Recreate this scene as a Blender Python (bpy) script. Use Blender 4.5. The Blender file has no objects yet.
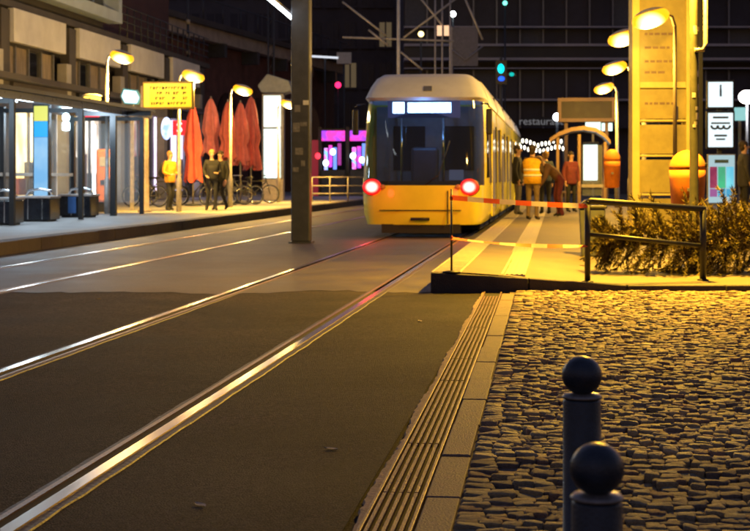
import bpy, math, random
from mathutils import Vector, Matrix
random.seed(7)
R = math.radians
sc = bpy.context.scene
COL = sc.collection

# ------------------------------------------------------------------ camera
FPX = 1500.0                      # focal length in photo pixels (750 wide)
CX, HY = 375.0, 177.0             # principal column, horizon row
TH = math.atan((558.0 - CX) / FPX)  # yaw between lens axis and the tracks
CS, SN = math.cos(TH), math.sin(TH)
H = 1.16                          # lens height over the rails
cam = bpy.data.cameras.new('camera')
cam.sensor_width = 36.0
cam.lens = FPX / 750.0 * 36.0
cam.shift_y = -(265.5 - HY) / 750.0
cam.clip_end = 600.0
cam.dof.use_dof = True
cam.dof.focus_distance = 7.0
cam.dof.aperture_fstop = 7.5
camo = bpy.data.objects.new('camera', cam)
camo.location = (0, 0, H)
camo.rotation_euler = (R(90), 0, TH)
COL.objects.link(camo)
sc.camera = camo

# ------------------------------------------------------------------ world: night sky
w = bpy.data.worlds.new('World'); sc.world = w; w.use_nodes = True
nt = w.node_tree
sky = nt.nodes.new('ShaderNodeTexSky'); sky.sky_type = 'NISHITA'; sky.sun_disc = False
sky.sun_elevation = R(-0.8); sky.sun_rotation = R(10)
bg = nt.nodes['Background']; bg.inputs['Strength'].default_value = 0.15
tint = nt.nodes.new('ShaderNodeMix'); tint.data_type = 'RGBA'; tint.blend_type = 'MULTIPLY'; tint.inputs[0].default_value = 1.0
tint.inputs[7].default_value = (.80, .76, 1.12, 1)      # violet-blue city night
nt.links.new(sky.outputs[0], tint.inputs[6]); nt.links.new(tint.outputs[2], bg.inputs['Color'])
sc.view_settings.view_transform = 'Standard'
sc.view_settings.look = 'None'
sc.view_settings.exposure = 1.75
sc.view_settings.gamma = 1.0
sc.view_settings.use_curve_mapping = False
sc.cycles.use_denoising = True
sc.cycles.max_bounces = 5
sc.cycles.transparent_max_bounces = 10
sc.cycles.sample_clamp_indirect = 4.0
sc.cycles.caustics_reflective = False
sc.cycles.caustics_refractive = False

# ------------------------------------------------------------------ pixel helpers (direction only)
def at(px, py, d):
    u = (px - CX) / FPX
    return Vector((d * (u * CS - SN), d * (u * SN + CS), H + d * (HY - py) / FPX))
def ground(px, py, z=0.0):
    return at(px, py, (H - z) * FPX / (py - HY))
def zat(py, d):
    return H + d * (HY - py) / FPX

# ------------------------------------------------------------------ materials
MC = {}
def pm(name, rgb, rough=.6, metal=0., var=.18, scale=6., bump=0., bscale=60., spec=.5, stretch=None, rvar=.12, coat=0., rgb2=None):
    if name in MC: return MC[name]
    m = bpy.data.materials.new(name); m.use_nodes = True
    t = m.node_tree; b = t.nodes['Principled BSDF']
    b.inputs['Metallic'].default_value = metal
    b.inputs['Specular IOR Level'].default_value = spec
    if coat: b.inputs['Coat Weight'].default_value = coat
    tc = t.nodes.new('ShaderNodeTexCoord'); src = tc.outputs['Object']
    if stretch:
        mp = t.nodes.new('ShaderNodeMapping'); mp.inputs['Scale'].default_value = stretch
        t.links.new(src, mp.inputs[0]); src = mp.outputs[0]
    n = t.nodes.new('ShaderNodeTexNoise'); n.inputs['Scale'].default_value = scale
    n.inputs['Detail'].default_value = 6; n.inputs['Roughness'].default_value = .65
    t.links.new(src, n.inputs['Vector'])
    mx = t.nodes.new('ShaderNodeMix'); mx.data_type = 'RGBA'
    a = [min(1, c * (1 - var)) for c in rgb] + [1]
    c2 = rgb2 or [min(1, c * (1 + var)) for c in rgb]
    mx.inputs[6].default_value = a; mx.inputs[7].default_value = list(c2) + [1]
    rp = t.nodes.new('ShaderNodeMapRange'); rp.inputs[1].default_value = .3; rp.inputs[2].default_value = .7
    t.links.new(n.outputs['Fac'], rp.inputs[0]); t.links.new(rp.outputs[0], mx.inputs[0])
    t.links.new(mx.outputs[2], b.inputs['Base Color'])
    rr = t.nodes.new('ShaderNodeMapRange'); rr.inputs[3].default_value = max(.02, rough - rvar); rr.inputs[4].default_value = min(1, rough + rvar)
    t.links.new(n.outputs['Fac'], rr.inputs[0]); t.links.new(rr.outputs[0], b.inputs['Roughness'])
    if bump:
        n2 = t.nodes.new('ShaderNodeTexNoise'); n2.inputs['Scale'].default_value = bscale; n2.inputs['Detail'].default_value = 5
        t.links.new(src, n2.inputs['Vector'])
        bp = t.nodes.new('ShaderNodeBump'); bp.inputs['Strength'].default_value = bump; bp.inputs['Distance'].default_value = .02
        t.links.new(n2.outputs['Fac'], bp.inputs['Height']); t.links.new(bp.outputs[0], b.inputs['Normal'])
    MC[name] = m
    return m
def em(name, rgb, s, noise=0., scale=4., rgb2=None, stretch=None):
    if name in MC: return MC[name]
    m = bpy.data.materials.new(name); m.use_nodes = True
    t = m.node_tree; b = t.nodes['Principled BSDF']
    b.inputs['Base Color'].default_value = [min(1, c) * .12 for c in rgb] + [1]
    b.inputs['Emission Color'].default_value = list(rgb) + [1]
    b.inputs['Emission Strength'].default_value = s
    if rgb2:
        tc = t.nodes.new('ShaderNodeTexCoord'); mp = t.nodes.new('ShaderNodeMapping')
        mp.inputs['Scale'].default_value = stretch or (1, 1, 1)
        t.links.new(tc.outputs['Object'], mp.inputs[0])
        n = t.nodes.new('ShaderNodeTexNoise'); n.inputs['Scale'].default_value = scale; n.inputs['Detail'].default_value = 3
        t.links.new(mp.outputs[0], n.inputs['Vector'])
        rp = t.nodes.new('ShaderNodeMapRange'); rp.inputs[1].default_value = .4; rp.inputs[2].default_value = .6
        t.links.new(n.outputs['Fac'], rp.inputs[0])
        mx = t.nodes.new('ShaderNodeMix'); mx.data_type = 'RGBA'
        mx.inputs[6].default_value = list(rgb) + [1]; mx.inputs[7].default_value = list(rgb2) + [1]
        t.links.new(rp.outputs[0], mx.inputs[0]); t.links.new(mx.outputs[2], b.inputs['Emission Color'])
    MC[name] = m
    return m
def grad_em(name, inner, outer, r, axes, lo=.35, hi=1.0, origin=(0, 0, 0)):
    """lamp lens: bright core fading to a coloured rim that paints the glow halo into the lens"""
    if name in MC: return MC[name]
    m = bpy.data.materials.new(name); m.use_nodes = True; t = m.node_tree; b = t.nodes['Principled BSDF']
    b.inputs['Base Color'].default_value = (.1, .05, .03, 1)
    tc = t.nodes.new('ShaderNodeTexCoord'); mp = t.nodes.new('ShaderNodeMapping')
    mp.inputs['Location'].default_value = [-o_ * a_ for o_, a_ in zip(origin, axes)]; mp.inputs['Scale'].default_value = axes
    t.links.new(tc.outputs['Object'], mp.inputs[0])
    ln = t.nodes.new('ShaderNodeVectorMath'); ln.operation = 'LENGTH'; t.links.new(mp.outputs[0], ln.inputs[0])
    mr = t.nodes.new('ShaderNodeMapRange'); mr.interpolation_type = 'SMOOTHSTEP'; mr.inputs[1].default_value = lo * r; mr.inputs[2].default_value = hi * r
    t.links.new(ln.outputs['Value'], mr.inputs[0])
    mx = t.nodes.new('ShaderNodeMix'); mx.data_type = 'RGBA'; mx.clamp_factor = True
    mx.inputs[6].default_value = list(inner) + [1]; mx.inputs[7].default_value = list(outer) + [1]
    t.links.new(mr.outputs[0], mx.inputs[0]); t.links.new(mx.outputs[2], b.inputs['Emission Color']); b.inputs['Emission Strength'].default_value = 1.0
    MC[name] = m
    return m
def glass(name, tint, alpha, rough=.03):
    if name in MC: return MC[name]
    m = bpy.data.materials.new(name); m.use_nodes = True
    b = m.node_tree.nodes['Principled BSDF']
    b.inputs['Base Color'].default_value = list(tint) + [1]; b.inputs['Roughness'].default_value = rough
    b.inputs['Alpha'].default_value = alpha
    MC[name] = m
    return m

M_ASPH = pm('asphalt', (.020, .0145, .0140), .82, var=.5, scale=.8, bump=.9, bscale=120, rvar=.14, spec=.25)
def speckle(m, scale, lo, hi, patch=.45, plo=.7, phi=1.35):
    """aggregate grains and worn patches multiplied into a ground colour"""
    t = m.node_tree; b = t.nodes['Principled BSDF']; src = b.inputs['Base Color'].links[0].from_socket
    tc = t.nodes.new('ShaderNodeTexCoord'); v = t.nodes.new('ShaderNodeTexVoronoi'); v.inputs['Scale'].default_value = scale
    t.links.new(tc.outputs['Object'], v.inputs['Vector'])
    bw = t.nodes.new('ShaderNodeRGBToBW'); t.links.new(v.outputs['Color'], bw.inputs[0])
    r1 = t.nodes.new('ShaderNodeMapRange'); r1.inputs[1].default_value = .2; r1.inputs[2].default_value = .8; r1.inputs[3].default_value = lo; r1.inputs[4].default_value = hi
    t.links.new(bw.outputs[0], r1.inputs[0])
    n = t.nodes.new('ShaderNodeTexNoise'); n.inputs['Scale'].default_value = patch; n.inputs['Detail'].default_value = 8; n.inputs['Roughness'].default_value = .7; n.inputs['Distortion'].default_value = .8
    t.links.new(tc.outputs['Object'], n.inputs['Vector'])
    r2 = t.nodes.new('ShaderNodeMapRange'); r2.inputs[1].default_value = .35; r2.inputs[2].default_value = .65; r2.inputs[3].default_value = plo; r2.inputs[4].default_value = phi
    t.links.new(n.outputs['Fac'], r2.inputs[0])
    mu = t.nodes.new('ShaderNodeMath'); mu.operation = 'MULTIPLY'; t.links.new(r1.outputs[0], mu.inputs[0]); t.links.new(r2.outputs[0], mu.inputs[1])
    mx = t.nodes.new('ShaderNodeMix'); mx.data_type = 'RGBA'; mx.blend_type = 'MULTIPLY'; mx.inputs[0].default_value = 1
    t.links.new(src, mx.inputs[6]); t.links.new(mu.outputs[0], mx.inputs[7]); t.links.new(mx.outputs[2], b.inputs['Base Color'])
speckle(M_ASPH, 70, .45, 1.9, .55, .55, 1.7)
M_CONC = pm('track_concrete', (.048, .038, .031), .60, var=.45, scale=.9, bump=.3, bscale=60, rvar=.2)
speckle(M_CONC, 90, .75, 1.3, .5, .75, 1.3)
M_SEAL = pm('rail_sealant', (.040, .024, .018), .55, var=.35, scale=14, bump=.4, bscale=40)
M_RAIL = pm('rail_steel', (.60, .47, .35), .24, 1., var=.12, scale=9, rvar=.08, stretch=(8, .4, 1))
M_RUST = pm('rail_lip_steel', (.26, .16, .11), .42, .7, var=.35, scale=22, bump=.3, bscale=90)
M_GROOVE = pm('groove_dirt', (.012, .010, .009), .9)
M_GRAN = pm('granite_slab', (.17, .115, .09), .7, var=.3, scale=18, bump=.5, bscale=120)
M_COB = pm('cobble_stone', (.33, .23, .12), .72, var=.5, scale=9, bump=.6, bscale=70, rvar=.2)
M_COB2 = pm('cobble_stone_dark', (.17, .12, .09), .75, var=.5, scale=9, bump=.6, bscale=70, rvar=.2)
M_SAND = pm('joint_sand', (.12, .09, .065), .95, var=.3, scale=30)
M_IRON = pm('cast_iron', (.14, .075, .06), .5, .3, var=.3, scale=30, bump=.3, bscale=90)
M_KERB = pm('kerb_granite', (.07, .055, .052), .7, var=.3, scale=10, bump=.5, bscale=80)
M_PLAT = pm('platform_asphalt', (.13, .105, .08), .7, var=.22, scale=1.6, bump=.4, bscale=90)
M_PAVE = pm('pavement_slabs', (.34, .33, .31), .65, var=.2, scale=1.2, bump=.3, bscale=60)
M_PALE = pm('pale_concrete', (.36, .32, .27), .65, var=.15, scale=8, bump=.3, bscale=60)
M_BOLL = pm('bollard_paint', (.018, .027, .046), .34, 0, var=.5, scale=18, bump=.16, bscale=200, rvar=.06)
M_RIM = pm('bollard_rim', (.22, .2, .19), .4, .6, var=.3, scale=60)
M_BLACK = pm('black_paint', (.010, .010, .011), .5, var=.3, scale=20, bump=.1, bscale=90)
M_DGREY = pm('dark_grey_steel', (.05, .055, .07), .5, .2, var=.25, scale=6, bump=.1)
M_GREY = pm('grey_steel', (.22, .22, .24), .45, .5, var=.2, scale=8)
M_POST = pm('galvanised_post', (.34, .31, .29), .5, .4, var=.3, scale=9)
M_DPOST = pm('bronze_post', (.10, .07, .035), .6, .2)
M_CHROME = pm('bright_steel', (.7, .7, .7), .2, 1., var=.1)
M_YEL = pm('tram_yellow', (.80, .70, .04), .34, var=.08, scale=2, coat=.5)
M_TWHITE = pm('tram_roof_white', (.66, .66, .68), .42, var=.10, scale=2.5)
M_TGLASS = glass('tram_windshield', (.012, .014, .02), .62, .04)
M_WIN = pm('dark_glass', (.012, .014, .018), .06, var=.2, scale=3, rvar=.03, spec=.9)
M_FARWIN = pm('far_window', (.045, .042, .06), .45, var=.3, scale=.5, spec=.3)
M_RUB = pm('rubber', (.015, .015, .015), .8)
M_GLASS = glass('clear_glass', (.55, .62, .65), .10, .03)
M_ORANGE = pm('orange_plastic', (.48, .14, .01), .7, var=.25, scale=6)
M_SKIN = pm('skin', (.50, .30, .21), .6, var=.08)
M_NEED = pm('fir_needles', (.06, .07, .022), .9, spec=.08, var=.5, scale=7, rgb2=(.20, .15, .045))
M_BARK = pm('bark', (.09, .06, .04), .9, var=.3, scale=20, bump=.6)
M_LAMP = em('sodium_lens', (1, .62, .2), 14)
M_BOWL = em('sodium_bowl', (1, .50, .02), .8)
M_HOOD = pm('lamp_hood', (.55, .5, .42), .45, .1)

SODIUM = (1.0, .53, .03)

# ------------------------------------------------------------------ mesh builder
class MB:
    def __init__(s): s.v = []; s.f = []; s.m = []; s.sm = []; s.cur = 0; s.smooth = False
    def face(s, idx):
        s.f.append(idx); s.m.append(s.cur); s.sm.append(s.smooth)
    def add(s, vs, fs):
        o = len(s.v); s.v += [tuple(v) for v in vs]
        for f in fs: s.face([i + o for i in f])
        return s
    def box(s, c, d, rz=0, mat=None):
        x, y, z = d[0] / 2, d[1] / 2, d[2] / 2
        vs = [Vector(p) for p in [(-x,-y,-z),(x,-y,-z),(x,y,-z),(-x,y,-z),(-x,-y,z),(x,-y,z),(x,y,z),(-x,y,z)]]
        if rz: 
            q = Matrix.Rotation(rz, 3, 'Z'); vs = [q @ p for p in vs]
        if mat is not None: vs = [mat @ p for p in vs]
        c = Vector(c)
        return s.add([p + c for p in vs], [(0,3,2,1),(4,5,6,7),(0,1,5,4),(1,2,6,5),(2,3,7,6),(3,0,4,7)])
    def b2(s, lo, hi):
        return s.box([(a + b) / 2 for a, b in zip(lo, hi)], [abs(b - a) for a, b in zip(lo, hi)])
    def tube(s, pts, r, n=8, cap=True):
        pts = [Vector(p) for p in pts]
        if not hasattr(r, '__len__'): r = [r] * len(pts)
        o = len(s.v); sm = s.smooth; s.smooth = True
        for i, p in enumerate(pts):
            t = (pts[min(i + 1, len(pts) - 1)] - pts[max(i - 1, 0)]).normalized()
            a = t.orthogonal().normalized() if abs(t.z) > .98 else t.cross(Vector((0, 0, 1))).normalized()
            b = t.cross(a)
            for k in range(n):
                q = 2 * math.pi * k / n
                s.v.append(tuple(p + r[i] * (math.cos(q) * a + math.sin(q) * b)))
        for i in range(len(pts) - 1):
            for k in range(n):
                s.face([o + i*n + k, o + i*n + (k+1) % n, o + (i+1)*n + (k+1) % n, o + (i+1)*n + k])
        s.smooth = False
        if cap:
            s.face([o + k for k in range(n)][::-1]); e = o + (len(pts) - 1) * n
            s.face([e + k for k in range(n)])
        s.smooth = sm
        return s
    def lathe(s, prof, c=(0, 0, 0), n=16, smooth=True):
        o = len(s.v); sm = s.smooth; s.smooth = smooth
        for (r, z) in prof:
            for k in range(n):
                q = 2 * math.pi * k / n
                s.v.append((c[0] + r * math.cos(q), c[1] + r * math.sin(q), c[2] + z))
        for i in range(len(prof) - 1):
            for k in range(n):
                s.face([o + i*n + k, o + i*n + (k+1) % n, o + (i+1)*n + (k+1) % n, o + (i+1)*n + k])
        s.smooth = False
        s.face([o + k for k in range(n)][::-1]); e = o + (len(prof) - 1) * n; s.face([e + k for k in range(n)])
        s.smooth = sm
        return s
    def ell(s, c, r, n=14, m=8, lo=-90, hi=90, rot=None):
        o = len(s.v); sm = s.smooth; s.smooth = True; c = Vector(c)
        for i in range(m + 1):
            a = R(lo + (hi - lo) * i / m)
            for k in range(n):
                q = 2 * math.pi * k / n
                p = Vector((r[0] * math.cos(a) * math.cos(q), r[1] * math.cos(a) * math.sin(q), r[2] * math.sin(a)))
                if rot is not None: p = rot @ p
                s.v.append(tuple(p + c))
        for i in range(m):
            for k in range(n):
                s.face([o + i*n + k, o + i*n + (k+1) % n, o + (i+1)*n + (k+1) % n, o + (i+1)*n + k])
        if lo > -90: s.face([o + k for k in range(n)][::-1])
        if hi < 90: s.face([o + m*n + k for k in range(n)])
        s.smooth = sm
        return s
    def prism(s, poly, axis, lo, hi):
        """poly in the two other axes, extruded along axis (0,1,2)"""
        n = len(poly); vs = []
        for h in (lo, hi):
            for (a, b) in poly:
                vs.append({0: (h, a, b), 1: (a, h, b), 2: (a, b, h)}[axis])
        fs = [tuple(range(n))[::-1], tuple(range(n, 2*n))]
        fs += [(i, (i+1) % n, n + (i+1) % n, n + i) for i in range(n)]
        return s.add(vs, fs)
    def mesh(s, name, mats):
        me = bpy.data.meshes.new(name); me.from_pydata(s.v, [], s.f)
        for m in (mats if isinstance(mats, (list, tuple)) else [mats]): me.materials.append(m)
        me.polygons.foreach_set('material_index', s.m); me.polygons.foreach_set('use_smooth', s.sm)
        me.update()
        return me
    def build(s, name, mats, parent=None, loc=(0, 0, 0), rz=0, bevel=0, seg=2):
        return link(name, s.mesh(name, mats), parent, loc, rz, bevel, seg)
def link(name, me, parent=None, loc=(0, 0, 0), rz=0, bevel=0, seg=2):
    o = bpy.data.objects.new(name, me); COL.objects.link(o)
    o.parent = parent; o.location = loc; o.rotation_euler = (0, 0, rz)
    if bevel:
        b = o.modifiers.new('bevel', 'BEVEL'); b.width = bevel; b.segments = seg; b.limit_method = 'ANGLE'
    return o
def tag(o, label=None, cat=None, group=None, kind=None):
    if label: o['label'] = label
    if cat: o['category'] = cat
    if group: o['group'] = group
    if kind: o['kind'] = kind
    return o
def thing(name, label, cat, loc=(0, 0, 0), rz=0, group=None):
    o = bpy.data.objects.new(name, None); COL.objects.link(o); o.empty_display_size = .2
    o.location = loc; o.rotation_euler = (0, 0, rz)
    return tag(o, label, cat, group)
def copy_tree(o, parent=None):
    c = o.copy(); COL.objects.link(c); c.parent = parent
    for ch in list(o.children): copy_tree(ch, c)
    return c
def box(name, lo, hi, mat, parent=None, bevel=0, loc=(0,0,0), rz=0):
    return MB().b2(lo, hi).build(name, mat, parent, loc, rz, bevel)
def point(name, parent, loc, rgb, watts, r=.12, kind='POINT', angle=150):
    l = bpy.data.lights.new(name, kind); l.color = rgb; l.energy = watts; l.shadow_soft_size = r
    if kind == 'SPOT': l.spot_size = R(angle); l.spot_blend = 1.0
    o = bpy.data.objects.new(name, l); COL.objects.link(o); o.parent = parent; o.location = loc
    return o   # spots shine straight down
def lettering(body, size, name, mat, parent, loc, rot, depth=.01):
    cu = bpy.data.curves.new(name, 'FONT'); cu.body = body; cu.size = size; cu.extrude = depth
    cu.align_x = 'CENTER'; cu.align_y = 'CENTER'; cu.resolution_u = 3
    t = bpy.data.objects.new(name, cu); COL.objects.link(t)
    dg = bpy.context.evaluated_depsgraph_get()
    me = bpy.data.meshes.new_from_object(t.evaluated_get(dg)); me.name = name
    bpy.data.objects.remove(t); bpy.data.curves.remove(cu)
    me.materials.clear(); me.materials.append(mat)
    o = link(name, me, parent, loc); o.rotation_euler = rot
    return o

# ================================================================== GROUND
TC = -2.53                      # near track centre
FC = -6.30                      # far track centre
def front_y(x, d=15.0):         # line square to the lens axis at depth d
    return (d + x * SN) / CS
# asphalt of the roadway to the horizon
def sheet(name, poly, z, mat, kind='structure'):
    me = bpy.data.meshes.new(name); me.from_pydata([(x, y, z) for x, y in poly], [], [tuple(range(len(poly)))])
    me.materials.append(mat); o = link(name, me)
    return tag(o, kind=kind)
sheet('ground', [(-300, -60), (300, -60), (300, 400), (-300, 400)], -.012, M_ASPH)
sheet('road', [(-8.3, -8), (-.66, -8), (-.735, 15.15), (-1.1, 15.6), (-8.3, 15.6)], 0.0, M_ASPH)
sheet('track_bed', [(-8.3 + 7.4 * k / 60, 14.1 + 1.0 * k / 60 + random.uniform(-.12, .12) + .25 * math.sin(k * .35) * math.sin(k * .11)) for k in range(61)] + [(-1.2, 15.2), (-1.2, 130), (-8.3, 130)], .003, M_CONC)

# rails -------------------------------------------------------------
def rail(name, x, side, label, y0=-6., y1=120.):
    """side = +1 when the groove lies to the right of the head"""
    t = thing(name, label, 'rail', (x, 0, 0), 0, 'grooved tram rails')
    def strip(nm, a, b, z, mat, hgt=.03):
        lo, hi = sorted((a * side, b * side))
        m = MB(); ys = [y0 + (y1 - y0) * k / 6 for k in range(7)]
        m.b2((lo, y0, z - hgt), (hi, y1, z))
        return m.build(nm, mat, t)
    strip('running_head', -.027, .027, .012, M_RAIL)
    strip('groove', .0275, .0745, -.004 + .007, M_GROOVE, .012)
    strip('guard_lip', .075, .10, .009, M_RUST)
    # sealant with ragged outer edge, both sides
    for a, b, dirn in ((-.0275, -.066, -1), (.1005, .125, 1)):
        m = MB(); n = 420; ph = random.uniform(0, 6)
        for k in range(n + 1):
            yy = 3 + 27 * k / n if k < n else y1
            e0 = b + dirn * (.003 * math.sin(yy * 4.3 + ph) + .002 * math.sin(yy * 11.7 + ph) + random.uniform(-.002, .002))
            pr = [(a * side, yy, .006), (e0 * side, yy, .0055), ((e0 + dirn * .006) * side, yy, -.002)]
            m.v += pr
        for k in range(n):
            for q in range(2):
                f = [3*k + q, 3*k + q + 1, 3*k + q + 4, 3*k + q + 3]; m.face(f if (dirn * side) > 0 else f[::-1])
        m.build('joint_sealant', M_SEAL, t)
    return t
rail('tram_rail', TC + .7475, -1, 'shiny grooved rail nearest the drain channel, glowing red under the tram')
rail('tram_rail', TC - .7475, 1, 'grooved rail under the left side of the yellow tram')
rail('tram_rail', FC + .7475, -1, 'grooved rail of the empty track just beyond the dark mast')
rail('tram_rail', FC - .7475, 1, 'grooved rail running closest to the far platform kerb')

# drain channel -------------------------------------------------------
def dx(y): return -.607 - .0082 * y   # left edge of the channel
SK = math.atan(.0082)
t = thing('drain_channel', 'rusty slotted drain channel beside the cobbled pavement', 'drain', (dx(3), 3, 0), SK)
L0 = 11.95
box('channel_bed', (.012, 0, -.01), (.165, L0, .002), M_GROOVE, t)
fr = MB()
fr.b2((0, 0, -.01), (.014, L0, .021)); fr.b2((.164, 0, -.01), (.178, L0, .021))
fr.build('frame', M_IRON, t, bevel=.003)
gm = MB()
for k in range(5):
    x = .024 + k * .0285
    gm.b2((x, .004, .003), (x + .013, .992, .019))
g = gm.mesh('grate', M_IRON)
for k in range(11):
    link('grate', g, t, (random.uniform(-.002, .002), k * 1.0 + .4, random.uniform(-.002, .003)))
# granite slabs beside the channel, ragged sealant on the road side
t = thing('edging_strip', 'row of worn granite slabs between the drain and the cobbles', 'edging', (dx(3) + .18, 3, 0), SK)
for k in range(15):
    m = MB(); l = .78; j = [random.uniform(-.004, .004) for _ in range(6)]
    m.b2((.002 + j[0], k * l + .006, -.01), (.125 + j[1], k * l + l - .006 + j[2], .022 + j[3]))
    m.build('granite_slab', M_GRAN, t, bevel=.007)
sealm = MB(); prev = None; N = 240
for k in range(N + 1):
    yy = 12.0 * k / N; e = -.028 - .008 * math.sin(yy * 3.1) - random.uniform(-.006, .008)
    sealm.v += [(e, yy, -.002), (e + .006, yy, .012), (-.001, yy, .014)]
for k in range(N):
    for q in range(2): sealm.face([3*k + q, 3*k + q + 1, 3*k + q + 4, 3*k + q + 3])
o = sealm.build('mortar_joint', pm('mortar', (.30, .20, .15), .8, var=.4, scale=12, bump=.5), t); o.location.x = -.18

# cobbled pavement -------------------------------------------------------
pv = sheet('pavement', [(-.30, -8), (14, -8), (14, 16.95), (-.475, 15.06)], .010, M_SAND)
def stone_mesh(k):
    rr = random.Random(k); m = MB(); m.smooth = True
    def ring(s, z, jz=0): return [(sx * .5 * s + rr.uniform(-.06, .06), sy * .5 * s + rr.uniform(-.06, .06), z + rr.uniform(-jz, jz)) for sx, sy in ((-1,-1),(0,-1.06),(1,-1),(1.05,0),(1,1),(0,1.05),(-1,1),(-1.05,0))]
    a = ring(1, -.1); b = [(p[0], p[1], .84 + rr.uniform(-.07, .07)) for p in a]
    c = [(p[0] * .86, p[1] * .86, .98 + rr.uniform(-.10, .10)) for p in a]
    vs = a + b + c + [(rr.uniform(-.1, .1), rr.uniform(-.1, .1), 1.0 + rr.uniform(-.1, .1))]
    fs = []
    for i in range(8):
        j = (i + 1) % 8
        fs += [(i, j, 8 + j, 8 + i), (8 + i, 8 + j, 16 + j, 16 + i), (16 + i, 16 + j, 24)]
    m.add(vs, fs)
    return m
SM = [stone_mesh(k) for k in range(10)]
M_COB3 = pm('cobble_stone_grey', (.25, .20, .13), .7, var=.45, scale=9, bump=.6, bscale=70); M_COB4 = pm('cobble_stone_red', (.25, .14, .09), .75, var=.45, scale=9, bump=.6, bscale=70)
CMS = [M_COB, M_COB2, M_COB3, M_COB4]; CK = [0, 0, 2, 1, 0, 3, 2, 0, 1, 0]
SMESH = [m.mesh('cobble', CMS[CK[k]]) for k, m in enumerate(SM)]
stones = []
def in_view(x, y):
    d = -x * SN + y * CS; 
    if d < 1: return False
    px = CX + FPX * (x * CS + y * SN) / d
    return px < 765 and HY + FPX * H / d < 540
y = 2.2
row = 0
while y < 16.8:
    h = random.uniform(.052, .074)
    x = dx(y) + .315
    first = 0
    xmax = 3.9 if y > 6 else 2.0
    while x < xmax:
        wd = random.uniform(.07, .11) if first < 2 and y < 15 else random.uniform(.045, .088)
        sx, sy = wd * .95, h * random.uniform(.90, .99)
        if first < 2: sy = h * .93
        px_ = x + wd / 2
        py_ = y + h / 2 + ((random.uniform(-.014, .014) + .045 * math.sin(px_ * 5.2 + .6 * math.sin(y * 3)) * min(1, (first - 1) / 4)) if first > 1 else 0)
        sunk = abs(py_ - front_y(px_, 8.4) - .03 * math.sin(px_ * 9)) < .04 and first > 1
        if py_ + .07 < front_y(px_, 14.93) and not sunk:
            stones.append((px_, py_, sx, sy, random.uniform(.020, .040) if random.random() > .08 else .012, random.uniform(-.28, .28) if first > 1 else 0, random.randrange(10)))
        x += wd; first += 1
    y += h
vis = [s for s in stones if in_view(s[0], s[1])]
vis.sort(key=lambda s: -s[0] * SN + s[1] * CS)
near = vis[:300]; nset = set(id(s) for s in near)
for (x, y, sx, sy, sz, a, k) in near:
    o = link('cobble', SMESH[k], pv, (x, y, .001), a); o.scale = (sx, sy, sz); o.rotation_euler = (random.gauss(0, .06), random.gauss(0, .06), a)
fm = MB(); fm.smooth = True
for s in stones:
    if id(s) in nset: continue
    x, y, sx, sy, sz, a, k = s
    ca, sa = math.cos(a), math.sin(a); src = SM[k]; o = len(fm.v)
    tx, ty = random.gauss(0, .06), random.gauss(0, .06)
    for v in src.v:
        vx, vy = v[0] * sx, v[1] * sy
        fm.v.append((x + vx * ca - vy * sa, y + vx * sa + vy * ca, .001 + v[2] * sz + tx * vx + ty * vy))
    fm.cur = CK[k]
    for f in src.f: fm.face([i + o for i in f])
tag(fm.build('cobble_field', CMS, pv), kind='stuff')

# right-hand platform (ramps down towards the plaza) -----------------------
def sstep(a): a = max(0, min(1, a)); return a * a * (3 - 2 * a)
def plat_z(x, y):
    return .2 - .13 * sstep((x + 1.1) / 1.7) * (1 - sstep((y - 15) / 10))
PX0, PX1 = -1.27, 14.0
m = MB(); m.smooth = True
xs = [PX0 + .30] + [-.9 + k * .3 for k in range(9)] + [2.4, 4, 8, 14]; ds = [0, .4, 1, 2, 3.5, 5, 8, 12, 20, 40, 70]
o0 = len(m.v)
for q in ds:
    for x in xs:
        y = front_y(x) + .12 + q
        m.v.append((x, y, plat_z(x, y)))
nx = len(xs)
for i in range(len(ds) - 1):
    for k in range(nx - 1):
        m.face([i*nx + k, i*nx + k + 1, (i+1)*nx + k + 1, (i+1)*nx + k])
plat = m.build('platform', M_PLAT); tag(plat, kind='structure')
# front kerb stones
k = 0; x = PX0
while x < 6:
    x2 = x + .98
    m = MB(); za, zb = plat_z(x, 15) + .004, plat_z(x2, 15) + .004
    p = [(x + .006, front_y(x)), (x2 - .006, front_y(x2)), (x2 - .006, front_y(x2) + .13), (x + .006, front_y(x) + .13)]
    zs = (za, zb, zb, za)
    m.add([(a, b, -.01) for a, b in p] + [(a, b, c) for (a, b), c in zip(p, zs)], [(0,3,2,1),(4,5,6,7),(0,1,5,4),(1,2,6,5),(2,3,7,6),(3,0,4,7)])
    m.build('kerb_stone', pm('kerb_dark', (.035, .028, .026), .75, var=.3, scale=10, bump=.5, bscale=80), plat, bevel=.012)
    x = x2
# edge slabs along the track: pale grooved coping
m = MB()
m.b2((PX0, .004, -.01), (PX0 + .298, .996, .204))
for q in range(6): m.b2((PX0 + .02, .06 + q * .16, .2035), (PX0 + .28, .13 + q * .16, .209))
cm = m.mesh('coping_slab', M_PALE)
yk = front_y(PX0) + .135
while yk < 84:
    link('coping_slab', cm, plat, (0, yk, random.uniform(-.002, .002))); yk += 1.0
# tactile strip: ribbed slabs
m = MB()
m.b2((0, .004, -.03), (.27, .296, .006))
for q in range(5): m.b2((.022 + q * .05, .006, .006), (.046 + q * .05, .294, .0125))
tm = m.mesh('tactile_slab', M_PALE)
yk = front_y(-.6) + .3
for k in range(150):
    link('tactile_slab', tm, plat, (-.60, yk, plat_z(-.46, yk) + .002)); yk += .3

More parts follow.
